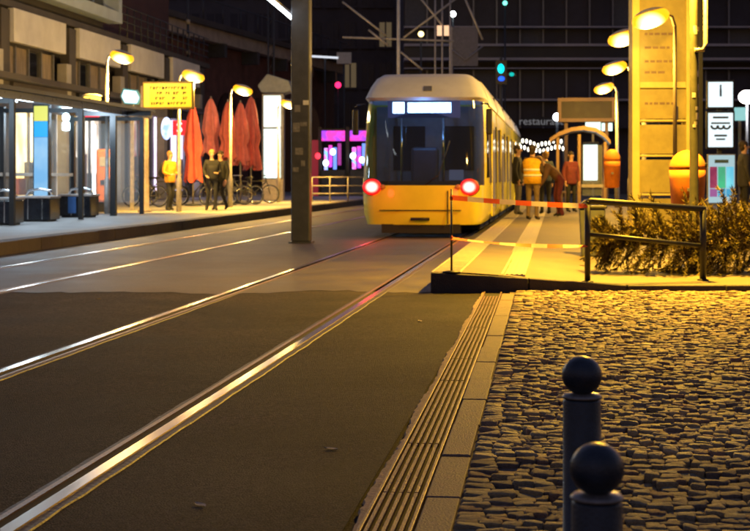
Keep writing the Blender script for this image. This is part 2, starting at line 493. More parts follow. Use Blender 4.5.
# far platform on the left ---------------------------------------------
LX = -8.14
lp = tag(box('far_platform', (-60, -8, -.01), (LX - .30, 120, .198), M_PAVE), kind='structure')
km = MB().b2((LX - .30, .004, -.01), (LX, .996, .205)).mesh('kerb_stone', M_KERB)
kp = MB().b2((LX - .72, .004, .1), (LX - .305, .996, .2035)).mesh('edge_slab', M_PALE)
for k in range(78):
    link('kerb_stone', km, lp, (random.uniform(-.004, .004), 8 + k, random.uniform(-.004, .002)), bevel=.015)
    link('edge_slab', kp, lp, (0, 8 + k, 0))

# ================================================================== BOLLARDS
def bollard(loc, label, hgt=.575):
    t = thing('bollard', label, 'bollard', loc, 0, 'ball-topped bollards')
    r = .0475
    MB().lathe([(r + .03, 0), (r + .03, .012), (r, .02), (r, hgt - .012), (r - .004, hgt - .004)], n=32).build('post', M_BOLL, t)
    MB().lathe([(r - .004, hgt - .004), (r + .0015, hgt - .004), (r + .002, hgt), (r - .004, hgt + .006), (.022, hgt + .008), (.02, hgt + .016)], n=32).build('collar', M_RIM, t)
    MB().ell((0, 0, hgt + .052), (.05, .05, .049), 32, 20).build('ball', M_BOLL, t)
    return t
bollard(tuple(at(582, 177, 3.75).xy) + (.012,), 'dark ball-topped bollard standing farther back, partly hidden', .60)
bollard(tuple(at(597, 177, 2.78).xy) + (.012,), 'nearest dark ball-topped bollard cut off by the lower edge', .555)

# ================================================================== TRAM
M_SAL = em('saloon_window', (1, .62, .24), .075, rgb2=(.5, .28, .10), scale=1.2, stretch=(1, 1, .6))  # warm gold glow painted into the side panes themselves
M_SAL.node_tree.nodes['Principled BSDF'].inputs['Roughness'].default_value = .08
def build_tram():
    T = thing('tram', 'yellow low-floor tram with red tail lights stopped at the platform', 'tram', (-2.60, at(418, 238, 28.5).y, 0))
    zt = [.25, .45, .70, 1.0, 1.35, 1.8, 2.25, 2.64, 2.70, 2.93, 3.10, 3.18]
    yf = [.07, .02, .0, .0, .06, .18, .32, .46, .38, .60, .80, .95]
    wf = [.99, 1.0, 1.01, 1.01, 1.0, .985, .965, .945, 1.07, 1.0, .92, .80]
    ww = [1.12, 1.19, 1.2, 1.2, 1.2, 1.19, 1.175, 1.155, 1.19, 1.10, 1.0, .90]
    CAB = 2.4
    def outline(i):
        h = []
        for fx, dy in ((0, 0), (.35, .012), (.7, .05), (.9, .10), (1, .17)):
            h.append((wf[i] * fx, yf[i] + dy))
        a, b = wf[i], ww[i]
        h += [(a + (b - a) * .55, yf[i] + .36), (a + (b - a) * .9, yf[i] + .75), (b, yf[i] + 1.15), (b, CAB)]
        return [(-x, y) for x, y in h[:0:-1]] + h
    def skin(i0, i1, k0=None, k1=None, top=False):
        m = MB(); m.smooth = True
        n = len(outline(0)); k0 = k0 or 0; k1 = k1 if k1 is not None else n - 1
        rows = [outline(i)[k0:k1 + 1] for i in range(i0, i1 + 1)]; nn = k1 - k0 + 1
        for r, i in zip(rows, range(i0, i1 + 1)):
            m.v += [(x, y, zt[i]) for x, y in r]
        for a in range(len(rows) - 1):
            for k in range(nn - 1): m.face([a*nn + k, a*nn + k + 1, (a+1)*nn + k + 1, (a+1)*nn + k])
        if top: m.face([(len(rows) - 1) * nn + k for k in range(nn)])
        return m
    n = len(outline(0)); mid = n // 2
    skin(0, 3).build('nose', M_YEL, T)
    ws = skin(3, 7, mid - 6, mid + 6).build('windshield', M_TGLASS, T)
    # side cheeks of the cab
    for a, b in ((0, mid - 6), (mid + 6, n - 1)):
        skin(3, 7, a, b).build('cab_side', M_YEL, T)
    for sgn in (-1, 1):      # cab side window, proud of the cheek
        MB().add([(sgn * 1.212, 1.35, 1.15), (sgn * 1.212, 2.3, 1.15), (sgn * 1.19, 2.3, 2.3), (sgn * 1.20, 1.62, 2.3)], [(0, 1, 2, 3)]).build('cab_window', M_WIN, T)
    skin(8, 11, top=True).build('roof_cap', M_TWHITE, T)
    # soffit under the projecting roof cap
    m = MB(); o1 = outline(7); o2 = outline(8)
    m.v = [(x, y, zt[7]) for x, y in o1] + [(x, y, zt[8]) for x, y in o2]
    for k in range(n - 1): m.face([k, k + 1, n + k + 1, n + k])
    m.build('roof_lip', M_TWHITE, T)
    # small emblem panel on the roof cap
    MB().box((0.1, .52, 2.87), (.16, .02, .12), mat=Matrix.Rotation(R(-38), 3, 'X')).build('vent_panel', M_GREY, T)
    # interior of the cab: dark bulkhead, dashboard, grab poles
    box('bulkhead', (-1.1, 2.25, .4), (1.1, 2.3, 2.6), pm('bulkhead_grey', (.16, .16, .18), .6), T)
    box('cab_seat', (-.3, 1.25, .7), (.25, 1.4, 1.75), M_DGREY, T, .06)
    box('bulkhead_window', (-.75, 2.22, 1.3), (-.1, 2.245, 2.2), M_WIN, T); box('bulkhead_window', (.3, 2.22, 1.3), (.9, 2.245, 2.2), M_WIN, T)
    box('cab_monitor', (.5, .72, 1.1), (.78, .76, 1.3), em('cab_screen', (.4, .55, 1), .06), T)
    box('dashboard', (-.9, .3, .9), (.9, .75, 1.08), M_DGREY, T)
    MB().tube([(.32, 1.6, 1.0), (.32, 1.6, 2.5)], .03).build('grab_pole', M_CHROME, T)
    MB().tube([(-.55, 1.9, 1.0), (-.55, 1.9, 2.5)], .025).build('grab_pole', M_CHROME, T)
    # destination display behind the top of the windshield
    dd = MB().b2((-.66, .375, 2.30), (.74, .39, 2.63)).build('destination_display', em('led_halo_backing', (.02, .10, .5), .05), T)  # dim blue emission paints the display's glow halo into the board
    MB().b2((-.56, .36, 2.39), (-.34, .372, 2.60)).build('route_number', em('led_white', (.35, .7, 1), 2.2), dd)
    MB().b2((-.27, .36, 2.40), (.56, .372, 2.59)).build('destination_text', em('led_white2', (.45, .8, 1), 2.4, rgb2=(.16, .45, 1), scale=9, stretch=(3, 1, 6)), dd)
    point('display_glow', dd, (0, .6, 2.45), (.15, .4, 1.0), 12, .1)
    # display glass line & black mask around the windshield
    # wiper
    MB().tube([(.1, -.02, 1.02), (.35, .02, 1.2), (.55, .16, 1.85)], .012, 5).build('wiper', M_BLACK, T)
    # lights
    for sgn in (-1, 1):
        x = sgn * .93; hl = MB()
        rot = Matrix.Rotation(R(90), 3, 'X')
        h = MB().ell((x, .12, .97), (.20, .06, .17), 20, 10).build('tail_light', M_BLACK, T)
        MB().ell((0, 0, 0), (.18, .07, .155), 24, 14).build('lens', grad_em('tail_lens', (9, .6, .5), (.5, .0, .002), .18, (1, 0, 1.16), .22, .82), h, (x, .075, .97))  # red rim of the lens paints in the halo around the light
        point('tail_glow', h, (x, -.9, .8), (1, .04, .03), 4, .1)
        MB().ell((sgn * .72, -.005, .97), (.06, .03, .05), 14, 8).build('indicator', pm('indicator_lens', (.5, .2, .05), .2), T)
    # seams / bumper / underrun
    MB().b2((-.78, -.012, .52), (.78, .02, .535)).build('bumper_seam', M_RUB, T)
    MB().b2((.52, -.014, .27), (.535, .03, .9)).build('panel_seam', M_RUB, T)
    MB().b2((-.75, .1, .09), (.75, .5, .26)).build('underrun_guard', M_RUB, T)
    m = MB(); m.tube([(-.18, -.03, .36), (.18, -.03, .36)], .03, 8); m.build('coupling_cover', M_BLACK, T)
    # mirrors (camera arms)
    for sgn in (-1, 1):
        a = MB().tube([(sgn * 1.13, .62, 2.58), (sgn * 1.27, .42, 2.56), (sgn * 1.29, .40, 2.5)], .02, 6).build('mirror', M_BLACK, T)
        MB().box((sgn * 1.29, .40, 2.22), (.12, .10, .5)).build('mirror_head', M_BLACK, a, bevel=.03)
    # passenger modules
    y = CAB; Ltot = 30.8
    lens = [4.2, 5.2, 5.6, 5.2, 4.2]; GAP = .48
    def section(x0, y0, y1, nm='side'):
        pass
    for q, ln in enumerate(lens):
        y1 = y + ln
        prof = [(1.12, .25), (1.19, .45), (1.2, .7), (1.2, 1.0), (1.19, 1.8), (1.175, 2.25), (1.155, 2.64)]
        lower = [p for p in prof if p[1] <= 1.01]
        m = MB()
        m.prism([(-x, z) for x, z in prof] + [(x, z) for x, z in prof[::-1]], 1, y, y1)
        body = m.build('car_body', M_YEL, T)
        m = MB(); rp = [(1.19, 2.645), (1.19, 2.72), (1.12, 2.93), (1.04, 3.10), (.86, 3.18)]
        m.prism([(-x, z) for x, z in rp] + [(x, z) for x, z in rp[::-1]], 1, y + .01, y1 - .01)
        m.build('roof', M_TWHITE, T)
        # windows and doors either side
        door = q in (0, 1, 2, 3)
        spans = []; a = y + .12
        dc = (y + y1) / 2
        segs = [(a, dc - .75, 'w'), (dc - .68, dc + .68, 'd'), (dc + .75, y1 - .12, 'w')]
        for sgn in (-1, 1):
            for (s0, s1, kd) in segs:
                if kd == 'w':
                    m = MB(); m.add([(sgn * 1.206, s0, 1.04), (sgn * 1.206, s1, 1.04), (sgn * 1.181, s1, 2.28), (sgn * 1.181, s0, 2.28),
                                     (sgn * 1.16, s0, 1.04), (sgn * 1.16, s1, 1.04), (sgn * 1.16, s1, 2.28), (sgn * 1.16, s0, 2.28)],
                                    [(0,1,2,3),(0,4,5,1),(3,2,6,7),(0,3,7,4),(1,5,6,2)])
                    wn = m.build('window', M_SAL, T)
                    MB().b2((sgn * 1.17, (s0 + s1) / 2 - .03, 1.0), (sgn * 1.214, (s0 + s1) / 2 + .03, 2.3)).build('mullion', M_RUB, wn)
                else:
                    m = MB(); m.b2((sgn * 1.17, s0, .32), (sgn * 1.209, s1, 2.36)); d = m.build('door', M_YEL, T, bevel=.01)
                    for e0, e1 in ((s0 + .08, dc - .05), (dc + .05, s1 - .08)):
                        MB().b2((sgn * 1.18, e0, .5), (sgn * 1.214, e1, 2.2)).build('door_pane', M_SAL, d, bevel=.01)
        box('underframe', (-1.0, y + .2, .08), (1.0, y1 - .2, .252), M_RUB, T)
        y = y1
        if q < 4:
            m = MB()
            for k in range(6):
                ya = y + k * GAP / 6
                m.b2((-1.12 + .03 * (k % 2), ya, .3), (1.12 - .03 * (k % 2), ya + GAP / 6, 3.0 - .03 * (k % 2)))
            m.build('bellows', M_RUB, T); y += GAP
    m = MB(); m.prism([(-1.12, .25), (-1.2, .7), (-1.155, 2.64), (-.86, 3.1), (.86, 3.1), (1.155, 2.64), (1.2, .7), (1.12, .25)], 1, y + .01, y + 1.4)
    m.build('far_cab', M_YEL, T)
    # roof equipment boxes
    for (a, b) in ((3.2, 5.4), (8.0, 11.0), (14.5, 17.5), (20, 23)):
        box('roof_equipment', (-.7, a, 3.16), (.7, b, 3.30), M_TWHITE, T, bevel=.03)
build_tram()

# ================================================================== STREET LAMPS
def lamp(x, y, z0, hgt, side, label, watts, group, slim=False):
    t = thing('street_lamp', label, 'street lamp', (x, y, z0), 0, group)
    top = hgt - z0
    MB().lathe([(.075, 0), (.075, .9), (.05, .95), (.04, top - .1)] if not slim else [(.04, 0), (.028, top - .1)], n=12).build('post', M_DPOST if slim else M_POST, t)
    MB().tube([(0, 0, top - .12), (side * .05, 0, top + .05), (side * .16, 0, top + .09)], .03, 8).build('arm', M_DPOST if slim else M_POST, t)
    rot = Matrix.Rotation(side * R(16), 3, 'Y')
    c = Vector((side * .40, 0, top + .03))
    MB().ell(c + Vector((0, 0, .0)), (.33, .23, .17), 22, 6, 38, 90, rot).build('hood', M_HOOD, t)
    MB().ell((0, 0, 0), (.32, .22, .165), 28, 14, -90, 36, rot).build('lens', grad_em('bowl_lens', (3.0, 1.9, .42), (.62, .23, .002), .33, (1, .75, 1.35), .30, .80, (0, -.10, -.085)), t, c)  # amber rim paints the lamp's halo into the lens
    point('pale_fill', t, c + Vector((side * .05, 0, -.22)), (1, .86, .66), 75 if side > 0 else 20, .2)  # added pale fill that lifts facade and pillar, beside the sodium lights
    point('lamp_light', t, c + Vector((side * .02, 0, -.28)), SODIUM, watts * (.22 if side > 0 else .55), .12)
    point('lamp_beam', t, c + Vector((side * .02, 0, -.30)), SODIUM, watts * .9, .12, 'SPOT', 150)
    return t
GL = 'sodium lamps along the far platform'; GR = 'sodium lamps along the tram platform'
for d, px, lab in ((39, 107, 'lit sodium street lamp above the glass shelter roof'),
                   (41.2, 179, 'lit sodium street lamp in front of the yellow display board'),
                   (47.8, 230.5, 'lit sodium street lamp in front of the folded red parasols'),
                   (57, 278.5, 'lit sodium street lamp beside the white backlit pillar')):
    p = at(px, 177, d); lamp(p.x, p.y, .2, 4.25 if d == 39 else 3.9, 1, lab, 600, GL)
for d, px, hgt, lab, wt in ((46.7, 617, 3.9, 'smallest lit sodium lamp, farthest in the row beside the shelter', 260),
                   (38, 630.5, 3.9, 'middle lit sodium lamp of the three left of the tall pillar', 300),
                   (29.8, 644, 3.9, 'lit sodium lamp half hidden behind the tall pillar', 330),
                   (25.0, 675, 3.78, 'sodium lamp added for the lamp reflection in the tall golden pillar', 190)):  # added: a lamp reflection in the pillar glass, built as a solid lamp
    p = at(px, 177, d); lamp(p.x, p.y, plat_z(p.x, p.y), hgt, -1, lab, wt, GR, d == 25.0)
# nearest lamp post: slim, sticker-covered, lamp above the frame
p = at(694, 177, 17.2)
z0 = plat_z(p.x, p.y)
t = thing('street_lamp', 'sticker-covered dark lamp post with an orange litter bin behind it', 'street lamp', (p.x, p.y, z0), 0, GR)
M_STICK = pm('sticker_post', (.008, .008, .008), .8, var=.2, scale=7, rgb2=(.03, .028, .026), stretch=(1, 1, 1))
MB().lathe([(.075, 0), (.075, .6), (.052, .65), (.05, 2.6), (.04, 4.1)], n=14).build('post', M_STICK, t)
mst = pm('sticker', (.35, .33, .32), .6, var=.4, scale=20)
for k in range(16):
    z = random.uniform(1.5, 2.75); a = random.uniform(-2.6, -.5); hh = random.uniform(.03, .08)
    m = MB(); rr = .0535; o = []
    for z1 in (z, z + hh):
        for q in range(4): o.append((rr * math.cos(a + q * .25), rr * math.sin(a + q * .25), z1))
    m.add(o, [(q, q + 1, q + 5, q + 4) for q in range(3)]); m.build('sticker', mst, t)
MB().tube([(0, -.06, 2.52), (.10, -.06, 2.52), (.125, -.06, 2.6), (.125, -.06, 4.0)], .025, 8).build('side_conduit', M_POST, t)
MB().tube([(0, 0, 4.05), (-.10, -.1, 4.25), (-.30, -.25, 4.30)], .03, 8).build('arm', M_POST, t)
rot = Matrix.Rotation(R(-14), 3, 'Y'); c = Vector((-.42, -.35, 4.24))
MB().ell(c + Vector((0, 0, .012)), (.34, .22, .17), 22, 6, 2, 90, rot).build('hood', M_HOOD, t)
MB().ell(c, (.31, .20, .15), 22, 6, -90, 0, rot).build('lens', M_LAMP, t)
point('lamp_light', t, c + Vector((0, 0, -.26)), SODIUM, 700, .14)
point('lamp_beam', t, c + Vector((0, 0, -.3)), SODIUM, 1450, .14, 'SPOT', 160)

# ================================================================== MIDDLE MAST with strip light
p = ground(301.5, 243)
t = thing('catenary_mast', 'dark rectangular steel mast standing between the two tracks', 'mast', (p.x, p.y, 0))
MB().b2((-.165, -.13, .03), (.165, .13, 9.0)).build('shaft', M_DGREY, t, bevel=.02)
box('base_plate', (-.2, -.17, 0), (.2, .17, .03), M_DGREY, t)
for (x, z, wd, hh) in ((-.05, 2.3, .1, .12), (.06, 2.05, .12, .07), (-.07, 1.95, .12, .16), (-.02, 1.55, .14, .12), (.05, 1.35, .07, .1), (-.08, 1.25, .1, .08)):
    box('sticker', (x - wd / 2, -.134, z), (x + wd / 2, -.131, z + hh), pm('faded_sticker', (.16, .16, .18), .6, var=.4, scale=20), t)
box('notice', (.05, -.136, 2.42), (.15, -.131, 2.5), pm('white_notice', (.6, .6, .6), .6), t)
q = at(281, 5, 26.6)
t2 = thing('strip_light', 'cool white tubular lamp mounted beside the top of the dark mast', 'lamp', (0, 0, 0))
a, b = at(293, 19, 27.2), at(266, -4, 24.6)
MB().tube([a, b], .035, 10).build('tube', em('cool_tube', (.85, .93, 1), 3), t2)
up = Vector((0, 0, .05))
MB().tube([a + up, b + up], .04, 8).build('housing', M_GREY, t2)
MB().tube([Vector((p.x - .16, p.y, a.z + .06)), a + up], .022, 6).build('bracket', M_GREY, t2)

# ================================================================== PEOPLE
def person(label, loc, rz, hgt, cols, pose=None, hair=(.03, .02, .015), long_coat=0., puff=1., hood=None, loose=False):
    t = thing('person', label, 'person', loc, rz)
    J = dict(pel=(0, 0, .95), wai=(0, 0, 1.1), che=(0, -.005, 1.30), nk0=(0, .01, 1.46), nk1=(0, -.005, 1.53), chn=(0, -.02, 1.585), hed=(0, -.01, 1.66), top=(0, .0, 1.735),
             shL=(-.17, 0, 1.42), shR=(.17, 0, 1.42), elL=(-.24, .02, 1.14), elR=(.24, .02, 1.14), wrL=(-.23, -.06, .90), wrR=(.23, -.06, .90),
             haL=(-.22, -.08, .83), haR=(.22, -.08, .83), hiL=(-.095, 0, .9), hiR=(.095, 0, .9), knL=(-.10, -.02, .50), knR=(.10, -.02, .50),
             anL=(-.105, .02, .09), anR=(.105, .02, .09), heL=(-.105, .06, .045), heR=(.105, .06, .045), toL=(-.115, -.13, .035), toR=(.115, -.13, .035))
    J.update(pose or {})
    f = hgt / 1.76
    P = {k: Vector(v) * f for k, v in J.items()}
    rad = dict(pel=(.165, .125), wai=(.15 * puff, .115 * puff), che=(.175 * puff, .125 * puff), nk0=(.075, .07), nk1=(.055, .058), chn=(.062, .07), hed=(.078, .095), top=(.055, .065),
               sh=(.075 * puff,) * 2, el=(.055 * puff,) * 2, wr=(.036,) * 2, ha=(.036, .024), hi=(.092,) * 2, kn=(.062,) * 2, an=(.043,) * 2, he=(.045,) * 2, to=(.042, .03))
    names = list(P); E = [('pel', 'wai'), ('wai', 'che'), ('che', 'nk0'), ('nk0', 'nk1'), ('nk1', 'chn'), ('chn', 'hed'), ('hed', 'top')]
    for s in 'LR':
        E += [('che', 'sh' + s), ('sh' + s, 'el' + s), ('el' + s, 'wr' + s), ('wr' + s, 'ha' + s), ('pel', 'hi' + s), ('hi' + s, 'kn' + s), ('kn' + s, 'an' + s), ('an' + s, 'he' + s), ('an' + s, 'to' + s)]
        d = (P['ha' + s] - P['wr' + s]).normalized(); sx = -1 if s == 'L' else 1
        sd = Vector((0, 1, 0)).cross(d).normalized() if abs(d.y) < .9 else Vector((1, 0, 0))
        fw = d.cross(sd)
        for i, (off, ln) in enumerate(((-.024, .072), (-.008, .085), (.008, .08), (.024, .062))):
            nm = 'f%d%s' % (i, s); P[nm] = P['ha' + s] + (d * ln + fw * off - sd * sx * .015) * f; names.append(nm); E.append(('ha' + s, nm)); rad[nm] = (.008, .008)
        nm = 'th' + s; P[nm] = P['wr' + s] + (d * .06 - fw * .05) * f; names.append(nm); E.append(('wr' + s, nm)); rad[nm] = (.010, .010)
    P['nos'] = P['hed'] + (P['hed'] - P['chn']).cross(Vector((1, 0, 0))).normalized() * -.0
    idx = {n: i for i, n in enumerate(names)}
    me = bpy.data.meshes.new('sk'); me.from_pydata([P[n] for n in names], [(idx[a], idx[b]) for a, b in E], [])
    so = bpy.data.objects.new('sk', me); COL.objects.link(so)
    so.modifiers.new('s', 'SKIN'); sb = so.modifiers.new('u', 'SUBSURF'); sb.levels = 2; sb.render_levels = 2
    sd = me.skin_vertices[0].data
    for n, i in idx.items():
        r = rad.get(n) or rad[n[:2]]
        sd[i].radius = (r[0] * f, r[1] * f); sd[i].use_root = (n == 'pel')
    dg = bpy.context.evaluated_depsgraph_get()
    bm_ = bpy.data.meshes.new_from_object(so.evaluated_get(dg)); bpy.data.objects.remove(so)
    regions = {'pel': 1, 'wai': 0, 'che': 0, 'sh': 0, 'el': 0, 'nk0': 0, 'hi': 1, 'kn': 1, 'an': 1, 'he': 2, 'to': 2, 'nk1': 3, 'chn': 3, 'hed': 3, 'top': 3, 'wr': 0, 'ha': 3, 'f': 3, 'th': 3}
    def reg(n):
        for k in (n, n[:2], n[:1]):
            if k in regions: return regions[k]
        return 0
    mats = [cols[0], cols[1], cols[2], M_SKIN]
    bm_.materials.clear()
    for q in mats: bm_.materials.append(q)
    segs = []
    for a, b in E:
        for k in range(5):
            u = k / 4; segs.append((P[a].lerp(P[b], u), reg(a) if u < .5 else reg(b)))
    for pl in bm_.polygons:
        c = Vector(pl.center); best = min(segs, key=lambda q: (q[0] - c).length_squared)
        pl.material_index = best[1]; pl.use_smooth = True
    bo = link('body', bm_, t)
    # hair / cap
    up = (P['top'] - P['chn']).normalized(); hc = P['hed'].lerp(P['top'], .45); bk = Vector((0, 1, 0)) if abs(up.y) < .9 else Vector((0, 0, 1))
    hm = MB(); hm.ell(hc + bk * .02 * f, (.088 * f, .105 * f, .095 * f), 14, 8, -35, 90)
    hm.ell(hc + bk * .045 * f - up * .05 * f, (.078 * f, .07 * f, .11 * f), 12, 6)
    hm.build('hair', pm('hair_%d' % (hash(tuple(hair)) % 9999), hair, .7, var=.3, scale=40), t)
    fw = -bk
    for sx in (-1, 1):
        MB().ell(P['hed'] + Vector((sx * .03 * f, 0, 0)) + fw * .088 * f, (.011 * f, .006 * f, .007 * f), 8, 5).build('eye', M_BLACK, bo)
        MB().ell(P['hed'] + Vector((sx * .083 * f, .01, 0)), (.012 * f, .02 * f, .03 * f), 8, 5).build('ear', M_SKIN, bo)
    MB().ell(P['hed'] + fw * .098 * f - up * .025 * f, (.014 * f, .018 * f, .022 * f), 8, 5).build('nose', M_SKIN, bo)
    MB().ell(P['chn'] + fw * .072 * f + up * .012 * f, (.024 * f, .006 * f, .006 * f), 8, 4).build('mouth', pm('lips', (.35, .12, .10), .5), bo)
    if hood is not None:
        MB().ell(hc + bk * .03 * f - up * .02 * f, (.112 * f, .12 * f, .135 * f), 14, 8, -70, 90).build('hood', hood, t)
    if long_coat:
        z1 = P['wai'].z; z0 = z1 - long_coat * f
        c = P['pel'].lerp(P['wai'], .5)
        m = MB(); pr = [(.175, z0), (.18, z0 + .05), (.165 * puff, (z0 + z1) / 2), (.158 * puff, z1 + .1 * f), (.165 * puff, z1 + .22 * f)]
        n = 18; o = []
        m.lathe([(r * f, z) for r, z in pr], (c.x, 0, 0), n)
        m.v = [(x, c.y + y * .76, z) for x, y, z in m.v]
        m.build('coat', cols[0], t)
    return t, P, f
def cloth(n, rgb, rough=.85): return pm('cloth_' + n, rgb, rough, var=.25, scale=14, bump=.3, bscale=40)
DKB = cloth('black', (.014, .014, .018)); DKT = cloth('trousers', (.012, .013, .02)); SHO = cloth('shoes', (.012, .011, .011))
OCH = cloth('ochre', (.62, .27, .02)); VEST = cloth('vest', (.75, .42, .02)); BRN = cloth('brown', (.16, .085, .045)); NAV = cloth('navy', (.02, .03, .07)); MAR = cloth('maroon', (.14, .025, .035))
BEI = cloth('khaki', (.16, .11, .06))
def gpos(px, d, z): p = at(px, 177, d); return (p.x, p.y, z)
# far platform
t, P, f = person('person in an ochre jacket with black trousers walking along the far platform', gpos(170, 42.4, .2), R(60), 1.68, (OCH, DKT, SHO),
    dict(wrL=(-.2, -.2, 1.05), haL=(-.14, -.26, 1.08), wrR=(.2, -.22, 1.06), haR=(.14, -.28, 1.09), knL=(-.1, -.10, .5), anL=(-.1, .02, .09), anR=(.1, .10, .1), heR=(.1, .15, .06), toR=(.11, -.05, .03)), puff=1.14, hair=(.22, .11, .04), long_coat=.26)
pk = thing('backpack', 'black backpack worn by the person in the ochre jacket', 'backpack', t.location, R(60))
MB().ell((0, .24 * f, 1.2 * f), (.16, .13, .24), 14, 8).build('pack_body', DKB, pk); MB().ell((0, .345 * f, 1.12 * f), (.11, .07, .12), 12, 6).build('front_pocket', DKB, pk)
person('person in black on the far platform, left one of the pair', gpos(212, 42.6, .2), R(25), 1.72, (DKB, DKT, SHO), dict(wrL=(-.2, -.16, 1.0), haL=(-.17, -.22, .98), wrR=(.14, -.22, 1.08), haR=(.07, -.25, 1.1), anL=(-.15, .0, .09), heL=(-.15, .05, .045), toL=(-.19, -.12, .035), knL=(-.12, -.03, .5)), puff=1.12, hair=(.35, .2, .08), long_coat=.2)
person('person in black on the far platform, right one of the pair', gpos(220.5, 43.2, .2), R(-15), 1.70, (DKB, DKT, SHO), dict(wrL=(-.15, -.2, 1.05), haL=(-.08, -.24, 1.07), knR=(.11, -.12, .52), anR=(.13, .16, .13), heR=(.13, .21, .10), toR=(.15, .02, .035), knL=(-.1, -.1, .5), anL=(-.11, -.14, .09), heL=(-.11, -.1, .045), toL=(-.12, -.29, .035)), puff=1.1, long_coat=.2)
# tram platform
t, P, f = person('platform worker in a yellow hi-vis vest seen from behind', gpos(532.5, 33.2, .2), R(160), 1.66, (cloth('darkjacket', (.06, .035, .02)), BEI, SHO), dict(wrL=(-.16, -.2, 1.1), haL=(-.1, -.26, 1.14), wrR=(.16, -.2, 1.1), haR=(.1, -.26, 1.14)), puff=1.06)
m = MB(); m.lathe([(.21, .86), (.215, 1.05), (.22, 1.2), (.245, 1.36), (.21, 1.43), (.10, 1.475)], n=20); m.v = [(x * f, y * .72 * f, z * f) for x, y, z in m.v]
vs = m.build('vest', VEST, t)
for z in (1.03, 1.16):
    m = MB(); m.lathe([(.222, z), (.224, z + .05)], n=20); m.v = [(x * f, y * .73 * f, zz * f) for x, y, zz in m.v]; m.build('reflective_band', pm('reflective_tape', (.8, .8, .75), .3), vs)
person('person in a dark coat standing against the tram side by its door', gpos(517.5, 37.5, .2), R(80), 1.74, (DKB, cloth('greytrouser', (.10, .09, .10)), SHO), puff=1.1, long_coat=.3)
bend = dict(wai=(0, -.10, 1.05), che=(0, -.28, 1.18), nk0=(0, -.40, 1.27), nk1=(0, -.45, 1.32), chn=(0, -.51, 1.33), hed=(0, -.56, 1.38), top=(0, -.60, 1.45),
            shL=(-.17, -.36, 1.24), shR=(.17, -.36, 1.24), elL=(-.2, -.45, .98), elR=(.2, -.45, .98), wrL=(-.15, -.56, .78), wrR=(.15, -.56, .78), haL=(-.13, -.60, .72), haR=(.13, -.60, .72), knL=(-.1, -.08, .5), knR=(.1, -.08, .5))
person('person in a brown hooded jacket bending forward on the tram platform', gpos(560, 36.0, .2), R(-70), 1.72, (BRN, MAR, SHO), bend, hair=(.42, .24, .08), puff=1.18)
person('person in a navy jacket standing behind the hi-vis worker', gpos(545.5, 38.5, .2), R(-160), 1.62, (NAV, DKT, SHO), puff=1.12, long_coat=.2, hair=(.2, .12, .06))
person('person in a maroon coat standing left of the waiting shelter', gpos(571, 40.5, .2), R(30), 1.64, (MAR, DKT, SHO), puff=1.15, long_coat=.28)
person('person in dark clothes at the right edge beside the poster stand', gpos(744, 33.0, .2), R(100), 1.74, (cloth('darkcoat', (.03, .03, .04)), DKT, SHO), puff=1.15, long_coat=.35)

# ================================================================== RIGHT PLATFORM FURNITURE
# railing
p0 = at(587.5, 177, 15.35); p1 = at(703, 177, 15.75)
za, zb = plat_z(p0.x, p0.y), plat_z(p1.x, p1.y)
ang = math.atan2(p1.y - p0.y, p1.x - p0.x); LN = (p1 - p0).length
t = thing('guard_railing', 'black tubular guard railing in front of the fir tree', 'railing', (p0.x, p0.y, za), ang)
zt = zat(201, 15.35) - za; zt2 = zat(209, 15.75) - za
MB().tube([(0, 0, 0), (0, 0, zt)], .030, 10).build('post', M_BLACK, t)
MB().tube([(LN, 0, zb - za), (LN, 0, zt2)], .034, 10).build('post', M_BLACK, t)
MB().tube([(-.015, 0, zt - .03), (.03, 0, zt), (LN + .02, 0, zt2)], .034, 10).build('top_rail', M_BLACK, t)
MB().tube([(0, 0, zat(234, 15.35) - za), (LN, 0, zat(246, 15.75) - za)], .025, 10).build('middle_rail', M_BLACK, t)
for x, z in ((0, 0), (LN, zb - za)): MB().lathe([(.06, 0), (.06, .012), (.03, .018)], (x, 0, z), 14).build('base_flange', M_BLACK, t)
# tape post and barrier tape
q0 = at(451.5, 177, 15.08)
zq = plat_z(q0.x, q0.y)
t = thing('tape_post', 'thin dark rod at the platform corner holding barrier tape', 'post', (q0.x, q0.y, zq))
MB().lathe([(.011, 0), (.010, zat(189, 15.1) - zq)], n=8).build('rod', M_BLACK, t)
MB().lathe([(.09, 0), (.09, .012), (.02, .02)], n=14).build('foot', M_BLACK, t)
for z in (zat(198, 15.1), zat(238, 15.1)):
    MB().ell((0, -.004, z - zq), (.017, .017, .03), 8, 5).build('tape_knot', pm('tape_red', (.62, .09, .02), .6, var=.3, scale=8), t)
M_TR = pm('tape_red', (.62, .09, .02), .6, var=.3, scale=8); M_TW = pm('tape_white', (.6, .5, .4), .6, var=.3, scale=8)
def tape(label, a, b, h, sag, twist, n=60, w=.075):
    m = MB(); pts = []
    for i in range(n + 1):
        u = i / n; c = a.lerp(b, u); c.z -= sag * 4 * u * (1 - u)
        ph = twist(u); pts.append((c + Vector((0, math.sin(ph), math.cos(ph))) * h / 2, c - Vector((0, math.sin(ph), math.cos(ph))) * h / 2))
    off = len(m.v)
    for p, q in pts: m.v += [tuple(p + Vector((0, -.0006, 0))), tuple(q + Vector((0, -.0006, 0)))]
    for i in range(n):
        m.cur = (i // 7) % 2
        m.face([2*i, 2*i + 1, 2*i + 3, 2*i + 2])
    o = m.build('barrier_tape', [M_TR, M_TW])
    return tag(o, label, 'barrier tape', 'red and white barrier tapes')
